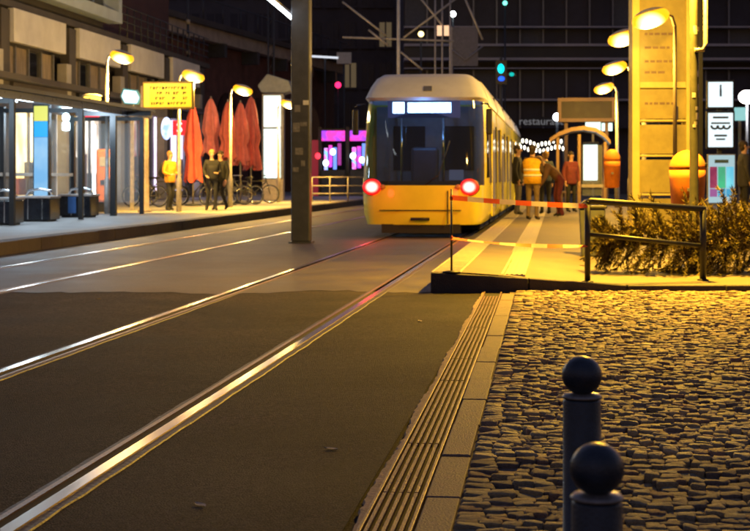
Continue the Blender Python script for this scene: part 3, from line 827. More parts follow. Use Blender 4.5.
for mt in (M_TR, M_TW):
    mt.node_tree.nodes['Principled BSDF'].inputs['Transmission Weight'].default_value = 0
    tr = mt.node_tree.nodes.new('ShaderNodeBsdfTranslucent'); ms = mt.node_tree.nodes.new('ShaderNodeMixShader')
    tr.inputs[0].default_value = (.6, .1, .03, 1) if mt is M_TR else (.55, .47, .38, 1)
    ms.inputs[0].default_value = .35; on = mt.node_tree.nodes['Material Output']
    mt.node_tree.links.new(mt.node_tree.nodes['Principled BSDF'].outputs[0], ms.inputs[1]); mt.node_tree.links.new(tr.outputs[0], ms.inputs[2]); mt.node_tree.links.new(ms.outputs[0], on.inputs[0])
ra = Vector((p0.x, p0.y - .03, 0))
tape('upper red and white barrier tape strung from thin rod to railing', Vector((q0.x, q0.y - .012, zat(197.5, 15.1))), Vector((ra.x, ra.y, zat(206, 15.3))),   .050, .012, lambda u: .25 * math.sin(u * 5) + (1.0 if u > .85 else 0) * (u - .85) * 6)
tape('lower red and white barrier tape, twisted thinner', Vector((q0.x, q0.y - .012, zat(238, 15.1))), Vector((ra.x, ra.y, zat(246, 15.3))), .05, .03, lambda u: 1.0 + .3 * math.sin(u * 7))
# dark rubbish bin bag holder behind the railing's left post
g = at(592, 177, 19.5); zg = plat_z(g.x, g.y)
t = thing('waste_bin', 'dark square waste bin behind the left end of the railing', 'bin', (g.x, g.y, zg))
MB().prism([(-.14, .0), (.14, .0), (.17, .62), (-.17, .62)], 1, -.14, .14).build('bin_body', M_DGREY, t, bevel=.02)
MB().b2((-.19, -.16, .62), (.19, .16, .66)).build('rim', M_BLACK, t, bevel=.01)
MB().tube([(-.17, -.12, .66), (-.1, -.14, .73), (.1, -.14, .73), (.17, -.12, .66)], .015, 6).build('handle', M_CHROME, t)
# orange litter bins hung on posts
def litter_bin(px, d, w_, ytop, hgt, label, backoff):
    p = at(px, 177, d); ztop = zat(ytop, d)
    t = thing('litter_bin', label, 'litter bin', (p.x, p.y, ztop - hgt))
    r = w_ / 2
    prof = [(r * .78, 0), (r * .86, .03), (r * .97, hgt * .55), (r, hgt * .68)]
    prof2 = [(r * 1.0, hgt * .685)] + [(r * math.cos(R(a)), hgt * .70 + hgt * .30 * math.sin(R(a))) for a in (10, 25, 40, 55, 70, 82)]
    MB().lathe(prof, n=24).build('bin_body', M_ORANGE, t); MB().lathe(prof2, n=24).build('dome_lid', M_ORANGE, t)
    MB().b2((r * .55, -r * .4, hgt * .72), (r + .006, r * .4, hgt * .80)).build('slot', M_BLACK, t, bevel=.02)
    MB().b2((-.02, -r - .10, hgt * .35), (.02, -r * .7, hgt * .4)).build('bracket', M_GREY, t)
    return t
litter_bin(687.5, 17.58, .43, 150, .74, 'large orange domed litter bin on the sticker-covered lamp post', .2)
litter_bin(612, 30.1, .34, 149, .78, 'small orange domed litter bin beside the tall golden pillar', .2)
# tall pillar
p = at(661, 177, 27.6)
zp = plat_z(p.x, p.y)
t = thing('information_pillar', 'tall framed pillar with glass panels glowing gold under the lamps', 'pillar', (p.x, p.y, zp), R(5))
M_PIL = pm('pillar_cream', (.72, .60, .15), .5, var=.12, scale=3); M_PAN = pm('pillar_panel', (.42, .34, .09), .3, var=.22, scale=2.5, coat=.3, rvar=.05)
W2 = .56
for x in (-W2 + .07, W2 - .07): MB().b2((x - .07, -.25, 0), (x + .07, .25, 6.4)).build('frame_post', M_PIL, t, bevel=.012)
zs = [.0, .62, 1.33, 1.97, 2.62, 4.3, 6.3]
for a, b in zip(zs[:-1], zs[1:]): MB().b2((-W2 + .142, -.215, a + .055), (W2 - .142, .2, b - .055)).build('panel', M_PAN, t, bevel=.004)
for a in zs: 
    hh = .055 if a == 2.62 else .018
    MB().b2((-W2 + .141, -.24, a - hh + .02), (W2 - .141, .24, a + hh + .02)).build('crossbar', M_PIL, t, bevel=.006)
box('side_return', (W2 + .002, -.23, 0), (W2 + .16, .25, 6.4), M_BLACK, t)
MB().b2((.22, -.26, 2.0), (.27, -.22, 2.25)).build('handle', M_CHROME, t, bevel=.01)
for (z, n) in ((3.55, 5), (3.3, 4), (3.05, 5), (2.85, 3), (2.28, 6)):
    x = -.33
    for k in range(n):
        wd = random.uniform(.05, .13)
        box('printed_mark', (x, -.2175, z), (x + wd, -.2155, z + .045), pm('pillar_print', (.22, .14, .07), .5), t); x += wd + .025
# fallen fir tree
p = at(683, 177, 16.7); zp = plat_z(p.x, p.y)
t = thing('fir_tree', 'discarded bushy fir tree lying on its side behind the railing', 'fir tree', (p.x - 1.0, p.y, zp), R(6))
MB().tube([(0, 0, .30), (.7, .02, .34), (1.5, .0, .32), (2.3, .03, .26)], [.012, .03, .05, .06], 8).build('trunk', M_BARK, t)
rt = random.Random(3); br = MB(); nd = MB()
for b in range(360):
    u = rt.uniform(.04, .97); bx = 2.2 * u; 
    a = rt.uniform(0, 2 * math.pi)
    ln = (.24 + .36 * min(1, u * 2.4)) * rt.uniform(.6, 1.2)
    if u > .75: ln *= 1 - (u - .75) * 1.1
    dirv = Vector((-.55 + rt.uniform(-.35, .5), math.cos(a), math.sin(a) * .95 + .1)).normalized()
    droop = rt.uniform(-.03, .16)
    s = Vector((bx, 0, .36 + .05 * math.sin(bx * 4.1))); pts = []
    for k in range(6):
        q = s + dirv * ln * k / 5; q.z -= droop * (k / 5) ** 2
        q.z = max(q.z, .02 + rt.uniform(0, .02)); pts.append(q)
    br.tube(pts, [.008, .007, .006, .005, .004, .002], 4, False)
    for k in range(100):
        w_ = rt.uniform(.15, 1); i = min(4, int(w_ * 5)); q = pts[i].lerp(pts[i + 1], w_ * 5 - i)
        d2 = (dirv + Vector((rt.gauss(0, .55), rt.gauss(0, .55), rt.gauss(0, .55)))).normalized()
        l2 = rt.uniform(.04, .08); sd = d2.cross(Vector((rt.gauss(0, 1), rt.gauss(0, 1), rt.gauss(0, 1)))).normalized() * rt.uniform(.003, .007)
        e = q + d2 * l2; e.z = max(e.z, .004)
        nd.add([q - sd * .4, (q + e) / 2 + sd, e, (q + e) / 2 - sd], [(0, 1, 2, 3)])
br.build('branches', M_BARK, t)
tag(nd.build('needles', M_NEED, t), kind='stuff')

# waiting shelter on the tram platform
SD = 50.0
p = at(583, 177, SD)
t = thing('waiting_shelter', 'small arched waiting shelter with a white lit panel', 'shelter', (p.x, p.y, .2))
def sx(px): return (px - 583) * SD / FPX
M_BRZ = pm('bronze_frame', (.30, .19, .11), .45, .3, var=.2)
pts = [(-33, 139), (-24, 133), (-12, 128.5), (0, 127), (12, 129), (20, 134), (26, 141)]
top = [(x * SD / FPX, zat(y, SD) - .2) for x, y in pts]
m = MB(); m.prism(top + [(x, z - .13) for x, z in top[::-1]], 1, -1.2, 1.6); m.build('arched_roof', M_BRZ, t)
for px in (558, 579, 604):
    for y in (-1.0, 1.4):
        zz = 2.35 if px != 604 else 2.1
        MB().b2((sx(px) - .045, y - .045, 0), (sx(px) + .045, y + .045, zz)).build('post', M_BRZ, t)
MB().b2((sx(581.8), -1.0, .35), (sx(601), -.97, 2.0)).build('end_pane', M_GLASS, t)
lpn = MB().b2((sx(584), .9, .85), (sx(598), .96, 2.05)).build('light_box', em('white_panel', (.75, 1, .95), .6), t)
box('light_box_frame', (sx(583), .965, .75), (sx(599.5), 1.0, 2.15), M_DGREY, t)
box('crossbar', (sx(581), -1.04, .62), (sx(602), -1.0, .72), M_PALE, t)
box('bench', (sx(560), .7, .42), (sx(577), 1.2, .48), M_BRZ, t)
for px in (562, 575): box('bench_leg', (sx(px) - .04, .8, 0), (sx(px) + .04, 1.1, .42), M_BRZ, t)
# big sign box above the shelter
p = at(586.5, 177, 54)
t = thing('display_cabinet', 'wide beige framed cabinet with dark face above the waiting shelter', 'display', (p.x, p.y, .2))
k_ = 54 / FPX; zb, zt_ = zat(122, 54) - .2, zat(98, 54) - .2
hw = 28.5 * k_
box('dark_face', (-hw + .13, -.1, zb + .13), (hw - .13, .2, zt_ - .13), pm('dark_brown_face', (.05, .028, .02), .4), t)
for lo, hi in (((-hw, -.2, zb), (hw, .25, zb + .128)), ((-hw, -.2, zt_ - .128), (hw, .25, zt_)), ((-hw, -.2, zb + .129), (-hw + .128, .25, zt_ - .129)), ((hw - .128, -.2, zb + .129), (hw, .25, zt_ - .129))):
    MB().b2(lo, hi).build('frame', M_BRZ, t)
for x in (-hw + .3, hw - .3): MB().b2((x - .06, .26, 0), (x + .06, .38, zt_)).build('post', M_BRZ, t)
# small lit white signs beyond
for px, py, d, w_, h_, lab in ((593, 125.5, 56, .56, .38, 'lit white sign panel just under the beige cabinet'), (607, 127, 57, .4, .3, 'small lit white sign right of the shelter roof')):
    p = at(px, py, d); t = thing('lit_sign', lab, 'sign', (p.x, p.y, .2))
    MB().b2((-w_ / 2, -.05, p.z - .2 - h_ / 2), (w_ / 2, .03, p.z - .2 + h_ / 2)).build('face', em('soft_white_sign', (.75, 1, .88), .5), t, bevel=.01)
    MB().b2((-.04, .035, 0), (.04, .1, p.z)).build('post', M_GREY, t)

# clock sign, cup sign, poster stand
SGN = em('sign_white', (.75, .93, 1), .38)
def sign_post(px, d, label, name, cat):
    p = at(px, 177, d); return thing(name, label, cat, (p.x, p.y, .2))
d = 44.0; k_ = d / FPX
t = sign_post(720.5, d, 'square white backlit clock sign above the round-emblem sign', 'clock_sign', 'clock')
za, zb = zat(107, d) - .2, zat(82, d) - .2
box('cabinet', (-13.5 * k_, 0, za - .06), (13.5 * k_, .2, zb + .06), M_BLACK, t, .02); fc = box('face', (-12 * k_, -.03, za), (12 * k_, -.005, zb), SGN, t)
cz = (za + zb) / 2
box('minute_hand', (-.025, -.045, cz - .05), (.025, -.033, zb - .08), M_BLACK, fc); box('hour_hand', (-.03, -.060, cz - .06), (.03, -.047, cz + .15), M_BLACK, fc)
MB().b2((-.07, .21, 0), (.07, .33, zb)).build('post', M_DGREY, t)
d = 43.5; k_ = d / FPX
t = sign_post(720.5, d, 'white backlit sign with a dark arched emblem under the clock', 'emblem_sign', 'sign')
za, zb = zat(147, d) - .2, zat(113, d) - .2
box('cabinet', (-14 * k_, 0, za - .06), (14 * k_, .2, zb + .06), M_BLACK, t, .02); fc = box('face', (-12 * k_, -.03, za), (12 * k_, -.005, zb), SGN, t)
M_OLV = pm('emblem_dark', (.05, .055, .04), .5)
zz = zb - .36
for sx_ in (-.17, 0.0, .17):
    m = MB(); m.tube([(sx_ + .10 * math.cos(R(a)), -.045, zz - .10 * math.sin(R(a))) for a in range(0, 181, 30)], .035, 6); m.build('emblem_arch', M_OLV, fc)
box('emblem_band', (-.27, -.05, zb - .32), (.27, -.032, zb - .27), M_OLV, fc); box('caption_line', (-.18, -.05, za + .3), (.18, -.032, za + .36), M_OLV, fc); box('caption_line', (-.13, -.05, za + .2), (.13, -.032, za + .25), M_OLV, fc)
box('caption_line', (-.22, -.05, zb - .16), (.22, -.032, zb - .1), M_OLV, fc)
MB().b2((-.05, .21, 0), (.05, .3, zb)).build('post', M_DGREY, t)
d = 40.0; k_ = d / FPX
t = sign_post(721.5, d, 'poster stand with maroon, green and blue columns on white', 'poster_stand', 'poster')
za, zb = zat(205, d) - .2, zat(154, d) - .2
box('cabinet', (-14 * k_, 0, za), (14 * k_, .15, zb), M_GREY, t, .02); fc = box('sheet', (-12.8 * k_, -.02, za + .06), (12.8 * k_, -.004, zb - .03), em('poster_white', (.5, .78, .9), .2), t)
hz = zb - .34
for x, c, c2, nm in ((-8.0, (.35, .05, .12), (.2, .02, .08), 'a'), (.2, (.05, .5, .25), (.05, .35, .2), 'b'), (8.2, (.2, .75, .85), (.1, .5, .75), 'c')):
    box('printed_column', ((x - 3.6) * k_, -.026, za + .45), ((x + 3.6) * k_, -.0205, hz), em('poster_' + nm, c, .3, rgb2=c2, scale=2), fc)
    box('printed_block', ((x - 3.6) * k_, -.026, za + .22), ((x + 3.6) * k_, -.0205, za + .43), em('poster_k' + nm, (.05, .35, .6) if x > 0 else (.3, .1, .3), .3), fc)
box('headline', (-.18, -.026, hz + .1), (.18, -.0205, hz + .19), pm('poster_ink', (.05, .1, .15), .6), fc)
for x in (-.25, .25): box('leg', (x - .04, .02, 0), (x + .04, .12, za), M_GREY, t)
p = at(740, 114, 46); t = thing('small_cyan_sign', 'small cyan lit sign behind the clock and emblem signs', 'sign', (p.x, p.y, .2))
MB().b2((-.17, -.03, p.z - .4), (.17, .03, p.z)).build('face', em('cyan_sign', (.35, .75, .75), .25), t); MB().b2((-.04, .035, 0), (.04, .09, p.z)).build('post', M_GREY, t)
p = at(747, 97, 48); t = thing('globe_lamp', 'white globe lamp at the right edge beside the clock', 'lamp', (p.x, p.y, .2))
MB().ell((0, 0, p.z - .2), (.27, .27, .22), 16, 10).build('globe', em('globe_white', (1, .93, .85), 4), t); MB().lathe([(.06, 0), (.04, p.z - .40)], n=10).build('post', M_DGREY, t)
point('lamp_light', t, (0, -.4, p.z - .2), (1, .93, .85), 160, .2)
p = at(695, 135, 52); t = thing('signal_lamp', 'small green signal lamp beside the lamp post', 'signal', (p.x, p.y, .2))
MB().box((0, 0, p.z - .2), (.26, .2, .36)).build('housing', M_BLACK, t); MB().ell((0, -.1, p.z - .2), (.1, .05, .1), 12, 6).build('lens', em('green_lens', (.05, 1, .35), 4), t); MB().lathe([(.05, 0), (.05, p.z - .39)], n=8).build('post', M_DGREY, t)

# ================================================================== LEFT PLATFORM FURNITURE
# glass tram shelter
M_ROOF = pm('shelter_roof', (.018, .026, .05), .35, .0, var=.3, scale=1.5)
SHX0, SHX1, SHY0, SHY1 = -12.75, -10.6, 24.0, 38.2
t = thing('glass_shelter', 'long glass tram shelter with a dark blue roof on the far platform', 'shelter', (0, 0, .2))
m = MB(); n = 12
o = []
for y in (SHY0, SHY1):
    for k in range(n + 1):
        u = k / n; x = SHX0 + (SHX1 - SHX0) * u; o.append((x, y, 2.62 + .22 * math.sin(math.pi * u) ** .8))
    for k in range(n, -1, -1):
        u = k / n; x = SHX0 + (SHX1 - SHX0) * u; o.append((x, y, 2.56 + .20 * math.sin(math.pi * u) ** .8))
N2 = 2 * (n + 1)
m.add(o, [tuple(range(N2))[::-1], tuple(range(N2, 2 * N2))] + [(i, (i + 1) % N2, N2 + (i + 1) % N2, N2 + i) for i in range(N2)])
m.build('roof', M_ROOF, t)
box('front_fascia', (SHX1, SHY0, 2.48), (SHX1 + .07, SHY1, 2.66), pm('fascia_blue', (.05, .08, .16), .3, .2), t)
box('front_gutter', (SHX1 + .071, SHY0, 2.64), (SHX1 + .16, SHY1, 2.72), M_DGREY, t)
for y in (24.5, 28.6, 32.9, 37.9):
    MB().b2((SHX0 + .1, y - .06, 0), (SHX0 + .24, y + .06, 2.56)).build('rear_post', M_BLACK, t)
    MB().b2((SHX1 - .17, y - .05, 0), (SHX1 - .07, y + .05, 2.5)).build('front_post', M_BLACK, t)
    box('cross_beam', (SHX0 + .245, y - .05, 2.42), (SHX1 - .175, y + .05, 2.52), M_BLACK, t)
for y0, y1 in ((24.6, 28.5), (28.7, 32.8), (33.0, 37.8)):
    for q in range(3):
        a = y0 + (y1 - y0) * q / 3; b = y0 + (y1 - y0) * (q + 1) / 3
        MB().b2((SHX0 + .16, a + .03, .3), (SHX0 + .175, b - .03, 2.4)).build('rear_pane', M_GLASS, t)
box('waist_rail', (SHX0 + .18, 24.6, .98), (SHX0 + .22, 37.8, 1.06), M_PALE, t)
box('end_pane', (SHX0 + .26, 37.88, .3), (SHX1 - .2, 37.9, 2.35), M_GLASS, t)
for y in (26.5, 30.7, 35.2):
    sl = box('ceiling_light', (-11.75, y - .55, 2.58), (-11.6, y + .55, 2.62), em('shelter_tube', (.75, .9, 1), 6), t)
    point('lamp_light', t, (-11.3, y, 2.45), (.62, .82, 1.0), 60, .25)
# dark seating blocks
for (px, d, wd, lab) in ((0, 30.2, .75, 'black seating block cut by the left edge'), (37, 32.6, .80, 'middle black seating block in front of the blue poster panel'), (79, 36.0, .78, 'farthest black seating block, with a blue panel on its side')):
    p = at(px, 177, d)
    t = thing('seating_block', lab, 'bench', (p.x, p.y, .2), R(3), 'black seating blocks under the shelter')
    MB().b2((-wd / 2, -.38, .03), (wd / 2, .38, .50)).build('block', pm('gloss_black', (.010, .012, .018), .22, var=.3), t, bevel=.02)
    MB().b2((-wd / 2 - .02, -.40, .502), (wd / 2 + .02, .40, .55)).build('seat_top', pm('seat_stone', (.36, .33, .32), .5), t, bevel=.01)
    for x in (-wd * .12, wd * .27): box('edge_highlight', (x, -.386, .05), (x + .02, -.381, .49), M_CHROME, t)  # bright strips standing in for highlight lines along the block edges
    if px == 79: box('blue_panel', (-.16, -.388, .1), (.03, -.382, .49), pm('blue_panel', (.03, .12, .38), .4), t)
    MB().tube([(-.25, .05, .55), (-.2, .05, .66), (.05, .05, .70), (.28, .05, .66), (.33, .05, .55)], .028, 8).build('armrest_hoop', M_CHROME, t)
    box('plinth', (-wd / 2 + .06, -.32, 0), (wd / 2 - .06, .32, .03), M_BLACK, t)
# poster column in the shelter
p = at(41, 177, 34.0)
t = thing('poster_stand', 'narrow backlit poster panel, yellow above cyan and pale blue', 'poster', (p.x, p.y, .2)); k_ = 34 / FPX
z = lambda yy: zat(yy, 34) - .2
box('cabinet', (-8.5 * k_, 0, 0), (8.5 * k_, .14, z(104)), M_BLACK, t)
box('yellow_field', (-7 * k_, -.02, z(121)), (7 * k_, -.004, z(106)), em('poster_yellow', (.75, .75, .12), .3), t)
box('cyan_field', (-7 * k_, -.02, z(137)), (7 * k_, -.004, z(121.3)), em('poster_cyan', (.01, .4, .95), .3), t)
box('pale_field', (-7 * k_, -.02, z(197)), (7 * k_, -.004, z(137.3)), em('poster_pale', (.2, .5, .85), .26, rgb2=(.36, .64, .9), scale=1.5), t)
p = at(66, 177, 38.6)
t = thing('shelter_lamp', 'round bluish lamp hanging at the end of the shelter', 'lamp', (p.x, p.y, zat(122, 38.6)))
MB().ell((0, 0, .12), (.10, .08, .11), 14, 8).build('globe', em('blue_white', (.55, .85, 1), 5), t); MB().b2((-.1, -.05, -.22), (.1, .05, -.0)).build('lower_globe', em('blue_white2', (.6, .9, 1), 3), t, bevel=.04)
MB().tube([(0, 0, .22), (0, 0, 2.70 - zat(122, 38.6) + .05)], .015, 6).build('hanger', M_BLACK, t)
p = at(92, 177, 38.7)
t = thing('amber_lantern', 'flat amber lantern at the end of the shelter roof', 'lamp', (p.x, p.y, zat(99, 38.7)))
MB().ell((0, 0, 0), (.24, .2, .10), 16, 8).build('lens', em('amber_lens', (1, .55, .05), 1.6), t); MB().ell((0, 0, .05), (.28, .22, .09), 16, 6, 10, 90).build('hood', M_HOOD, t)
MB().tube([(0, -.05, .05), (0, -.45, -.1)], .03, 6).build('bracket', M_DGREY, t)
p = at(94, 177, 38.4)
t = thing('tube_light', 'upright cool white light tube at the shelter end', 'lamp', (p.x, p.y, .2))
MB().lathe([(.035, .3), (.035, 2.3)], n=10).build('tube', em('cool_tube2', (.8, .92, 1), 4), t); MB().lathe([(.09, 0), (.09, .04), (.045, .08), (.045, .3)], n=10).build('base', M_BLACK, t)
p = at(106, 177, 41.0)
t = thing('ticket_machine', 'orange ticket machine behind the shelter end post', 'ticket machine', (p.x, p.y, .2), R(8))
MB().b2((-.24, -.2, .28), (.24, .2, 1.72)).build('cabinet', M_ORANGE, t, bevel=.06); box('screen', (-.14, -.215, 1.25), (.14, -.203, 1.5), pm('screen_dark', (.3, .3, .28), .2), t); box('pedestal', (-.18, -.15, 0), (.18, .15, .28), M_BLACK, t); box('tray', (-.12, -.215, .75), (.12, -.203, .88), M_BLACK, t)
# portal frame at the shelter end (post + crossbar)
p = at(113.5, 177, 37.0)
t = thing('portal_frame', 'thin black post and crossbar frame beside the shelter', 'frame', (p.x, p.y, .2))
ztop = zat(111, 37) - .2
MB().b2((-.07, -.07, 0), (.07, .07, ztop - .121)).build('post', M_BLACK, t); MB().b2((-.95, -.05, ztop - .12), (.95, .05, ztop)).build('crossbar', M_BLACK, t); MB().b2((-.88, -.05, 0), (-.74, .05, ztop - .121)).build('post', M_BLACK, t)
MB().ell((-.45, 0, ztop + .06), (.09, .06, .07), 10, 6).build('finial', M_BLACK, t)
# display board on its post
DB = 42.2
p = at(144.5, 177, 41.4)
t = thing('display_board', 'yellow LED departure board on a grey-brown post', 'departure board', (p.x, p.y, .2))
k_ = DB / FPX; z = lambda yy: zat(yy, DB) - .2
MB().lathe([(.19, 0), (.19, .05), (.13, .08), (.12, 1.2), (.11, z(88))], n=14).build('post', pm('post_brown', (.30, .24, .20), .7, var=.3, scale=8), t)
x0, x1 = .02, .02 + 51 * k_
cab = MB().b2((x0, -.30, z(111)), (x1, -.13, z(84))).build('cabinet', pm('board_amber_case', (.12, .07, .005), .5), t, bevel=.03)
box('led_face', (x0 + .05, -.318, z(109)), (x1 - .05, -.302, z(86)), em('led_amber_bg', (1, .62, .0), .36), cab)
M_INK = pm('led_off', (.03, .015, .0), .8)
for yy in (89.2, 94.2, 99.2, 104.2):
    x = x0 + .10
    while x < x1 - .2:
        wd = random.uniform(.03, .09)
        if random.random() < .8:
            MB().b2((x, -.326, z(yy + 2.6)), (x + wd * .35, -.319, z(yy))).build('text_mark', M_INK, cab)
            MB().b2((x + wd * .35 + .003, -.326, z(yy + random.choice((.8, 1.6, 2.6)))), (x + wd, -.319, z(yy + random.choice((.0, .2))))).build('text_mark', M_INK, cab)
        x += wd + .03
box('clock_panel', (x0 + .06, -.328, z(108.5)), (x0 + .22, -.32, z(86.5)), em('led_amber', (1, .72, .03), .5), cab)
# blue-white hexagonal sign
p = at(130.5, 177, 43.0); k_ = 43 / FPX; z = lambda yy: zat(yy, 43) - .2
t = thing('hexagon_sign', 'six-sided blue-white lit sign left of the yellow board', 'sign', (p.x, p.y, .2))
hexp = [(-11, 96), (-8, 88), (7, 90), (11, 98), (8, 105), (-7, 104)]
MB().prism([(x * k_, z(y)) for x, y in hexp], 1, 0, .12).build('casing', pm('casing_blue', (.08, .25, .4), .4), t, bevel=.02)
MB().prism([(x * k_ * .8, z(97) + (z(y) - z(97)) * .78) for x, y in hexp], 1, -.02, -.003).build('face', em('hex_face', (.5, .85, 1), .9), t)
MB().b2((-.05, .125, 0), (.05, .2, z(97))).build('post', M_POST, t)
# shop signs (blue/white oval and red square with S)
def wall_sign(px, py, d, w_, h_, label, mat, name='shop_sign', letter=None, round_=False):
    p = at(px, py, d); t = thing(name, label, 'sign', (p.x, p.y, p.z - h_ / 2))
    if round_: MB().ell((0, 0, h_ / 2), (w_ / 2, .08, h_ / 2), 18, 10).build('face', mat, t)
    else: MB().b2((-w_ / 2, -.06, 0), (w_ / 2, .06, h_)).build('face', mat, t, bevel=.02)
    MB().tube([(0, .05, h_ * .5), (-.0, .5, h_ * .5)], .03, 6).build('bracket', M_DGREY, t)
    if letter: lettering(letter, h_ * .95, 'letter', em('sign_letter', (1, .85, .8), .8), t, (0, -.075, h_ / 2), (R(90), 0, 0), .006)
    return t
wall_sign(180, 128, 56, .55, .55, 'red lit square shop sign with a white letter S', em('red_sign', (1, .02, .03), .45), letter='S')
wall_sign(166.5, 128.5, 56, .42, .85, 'oval blue and white lit sign left of the red S sign', em('blue_oval', (.25, .4, 1), .6, rgb2=(.8, .85, 1), scale=3), round_=True)
wall_sign(91, 115.5, 45.5, .5, .2, 'small red lit lozenge sign seen through the shelter end', em('red_lozenge', (1, .03, .06), .5))
# folded parasols
def parasol(px, d, ytop, ybot, wd, rgb, label, nm):
    p = at(px, 177, d); zt_, zb_ = zat(ytop, d) - .2, max(.5, zat(ybot, d) - .2)
    t = thing('parasol', label, 'parasol', (p.x, p.y, .2), 0, 'folded parasols of the cafe terrace')
    mt = pm('parasol_' + nm, rgb, .8, var=.25, scale=3, bump=.4, bscale=12)
    m = MB(); m.smooth = True; n = 56; prof = [(.03, 1.0), (.30, .95), (.62, .82), (.86, .62), (1.08, .42), (.78, .30), (.95, .16), (1.12, 0)]
    o = []
    for r, u in prof:
        for k in range(n):
            q = 2 * math.pi * k / n; rr = r * wd / 2 * (1 + (.22 * math.cos(q * 7 + u * 2.2) + .10 * math.cos(q * 3 + u * 5 + px)) * (1 if r > .1 else 0))
            o.append((rr * math.cos(q), rr * math.sin(q), zb_ + (zt_ - zb_) * u + (.10 * math.sin(q * 4 + px) if u == 0 else 0)))
    m.add(o, [(i*n + k, i*n + (k+1) % n, (i+1)*n + (k+1) % n, (i+1)*n + k) for i in range(len(prof) - 1) for k in range(n)])
    m.build('canopy', mt, t)
    MB().lathe([(.03, .05), (.03, zt_ + .06)], n=8).build('pole', M_POST, t); MB().lathe([(.28, 0), (.28, .05), (.06, .08)], n=16).build('base', M_DGREY, t)
parasol(193, 50, 104, 180, .50, (.68, .10, .07), 'bright orange-red folded parasol right of the red S sign', 'a')
parasol(211, 53, 98, 154, .54, (.66, .20, .20), 'pale pink folded parasol above the pair of people', 'b')
parasol(228, 52, 101, 160, .50, (.42, .09, .08), 'dark brick-red folded parasol behind a lamp post', 'c')
parasol(240.5, 54, 102, 163, .54, (.60, .15, .15), 'rose folded parasol right of the lamp post', 'd')
parasol(251, 55.5, 96, 168, .58, (.52, .12, .12), 'rightmost dusty-red folded parasol beside the white pillar', 'e')
# backlit advertising pillar
D = 62.; p = at(273.5, 177, D); k_ = D / FPX; z = lambda yy: zat(yy, D) - .2
t = thing('advertising_pillar', 'tall white backlit advertising pillar on a beige foot', 'advertising pillar', (p.x, p.y, .2))
box('foot', (-10.5 * k_, -.2, 0), (10.5 * k_, .2, z(179)), pm('beige_foot', (.42, .36, .32), .6), t, .02)
box('cabinet', (-11 * k_, -.16, z(179) + .002), (11 * k_, .16, z(94)), M_GREY, t, .02)
LB = em('backlit_white', (.80, 1, .94), .55)
box('upper_light_panel', (-9 * k_, -.18, z(127)), (8 * k_, -.162, z(96)), LB, t); box('lower_light_panel', (-9 * k_, -.18, z(178)), (8 * k_, -.162, z(129)), em('backlit_white2', (.80, 1, .94), .5, rgb2=(.55, .82, .8), scale=3, stretch=(1, 1, 4)), t)
MB().prism([(-18 * k_, z(85)), (-8 * k_, z(73)), (14 * k_, z(80)), (17 * k_, z(90)), (6 * k_, z(93.5)), (-14 * k_, z(92))], 1, .3, 1.4).build('canopy_box', pm('slate_canopy', (.20, .22, .27), .6), t, bevel=.05)
# small orange disc sign beside it
# grey railing by the far crossing
D = 58.; k_ = D / FPX
a = at(312, 177, D); t = thing('pedestrian_railing', 'grey three-bar pedestrian railing behind the dark mast', 'railing', (a.x, a.y, .2), TH)
for x in (0, 18, 36, 52): MB().tube([(x * k_, 0, 0), (x * k_, 0, .95)], .03, 8).build('post', M_POST, t)
for zz in (.32, .62, .95): MB().tube([(0, 0, zz), (52 * k_, 0, zz)], .025, 8).build('bar', M_POST, t)
# bicycles
def make_bike():
    t = thing('bicycle', 'b', 'bicycle', (0, 0, 0)); mt = pm('bike_frame', (.06, .06, .07), .35, .3)
    for x in (-.52, .52):
        ring = [(x + .33 * math.cos(R(a)), 0, .34 + .33 * math.sin(R(a))) for a in range(0, 361, 20)]
        wl = MB().tube(ring, .018, 6, False).build('wheel', M_RUB, t)
        rm = [(x + .30 * math.cos(R(a)), 0, .34 + .30 * math.sin(R(a))) for a in range(0, 361, 20)]
        m = MB(); m.tube(rm, .012, 5, False)
        for a in range(0, 360, 30): m.tube([(x, 0, .34), (x + .3 * math.cos(R(a)), 0, .34 + .3 * math.sin(R(a)))], .003, 3, False)
        m.build('rim', M_CHROME, wl)
    m = MB()
    for a, b in (((-.52, .34), (-.12, .32)), ((-.12, .32), (.36, .78)), ((-.2, .80), (.36, .82)), ((-.12, .32), (-.22, .9)), ((-.52, .34), (-.2, .76)), ((.34, .95), (.52, .34))):
        m.tube([(a[0], 0, a[1]), (b[0], 0, b[1])], .02, 6)
    m.build('frame', mt, t)
    MB().tube([(.28, -.26, 1.0), (.34, -.1, 1.02), (.34, .1, 1.02), (.28, .26, 1.0)], .016, 6).build('handlebar', M_CHROME, t)
    MB().ell((-.23, 0, .93), (.14, .08, .04), 10, 6).build('saddle', M_BLACK, t)
    MB().tube([(-.12, -.1, .25), (-.12, -.1, .32), (-.12, .1, .32), (-.12, .1, .39)], .012, 5).build('pedals', M_CHROME, t)
    return t
bk = make_bike()
blab = ['bicycle parked behind the ochre-jacketed person', 'bicycle parked just left of the pair in black', 'bicycle parked right of the pair in black', 'bicycle parked under the dusty-red parasols', 'bicycle parked nearest the white advertising pillar', 'bicycle parked farthest left, near the grey-brown post']
for k, (px, d, rz) in enumerate(((163, 50, 25), (194, 50.5, -15), (231, 51.5, 40), (243, 53.0, 160), (256, 54.5, 20), (145, 48.5, 165))):
    o = bk if k == 0 else copy_tree(bk)
    p = at(px, 177, d); o.location = (p.x, p.y, .2); o.rotation_euler.z = R(rz); o['label'] = blab[k]; o['group'] = 'bicycles parked behind the far platform'

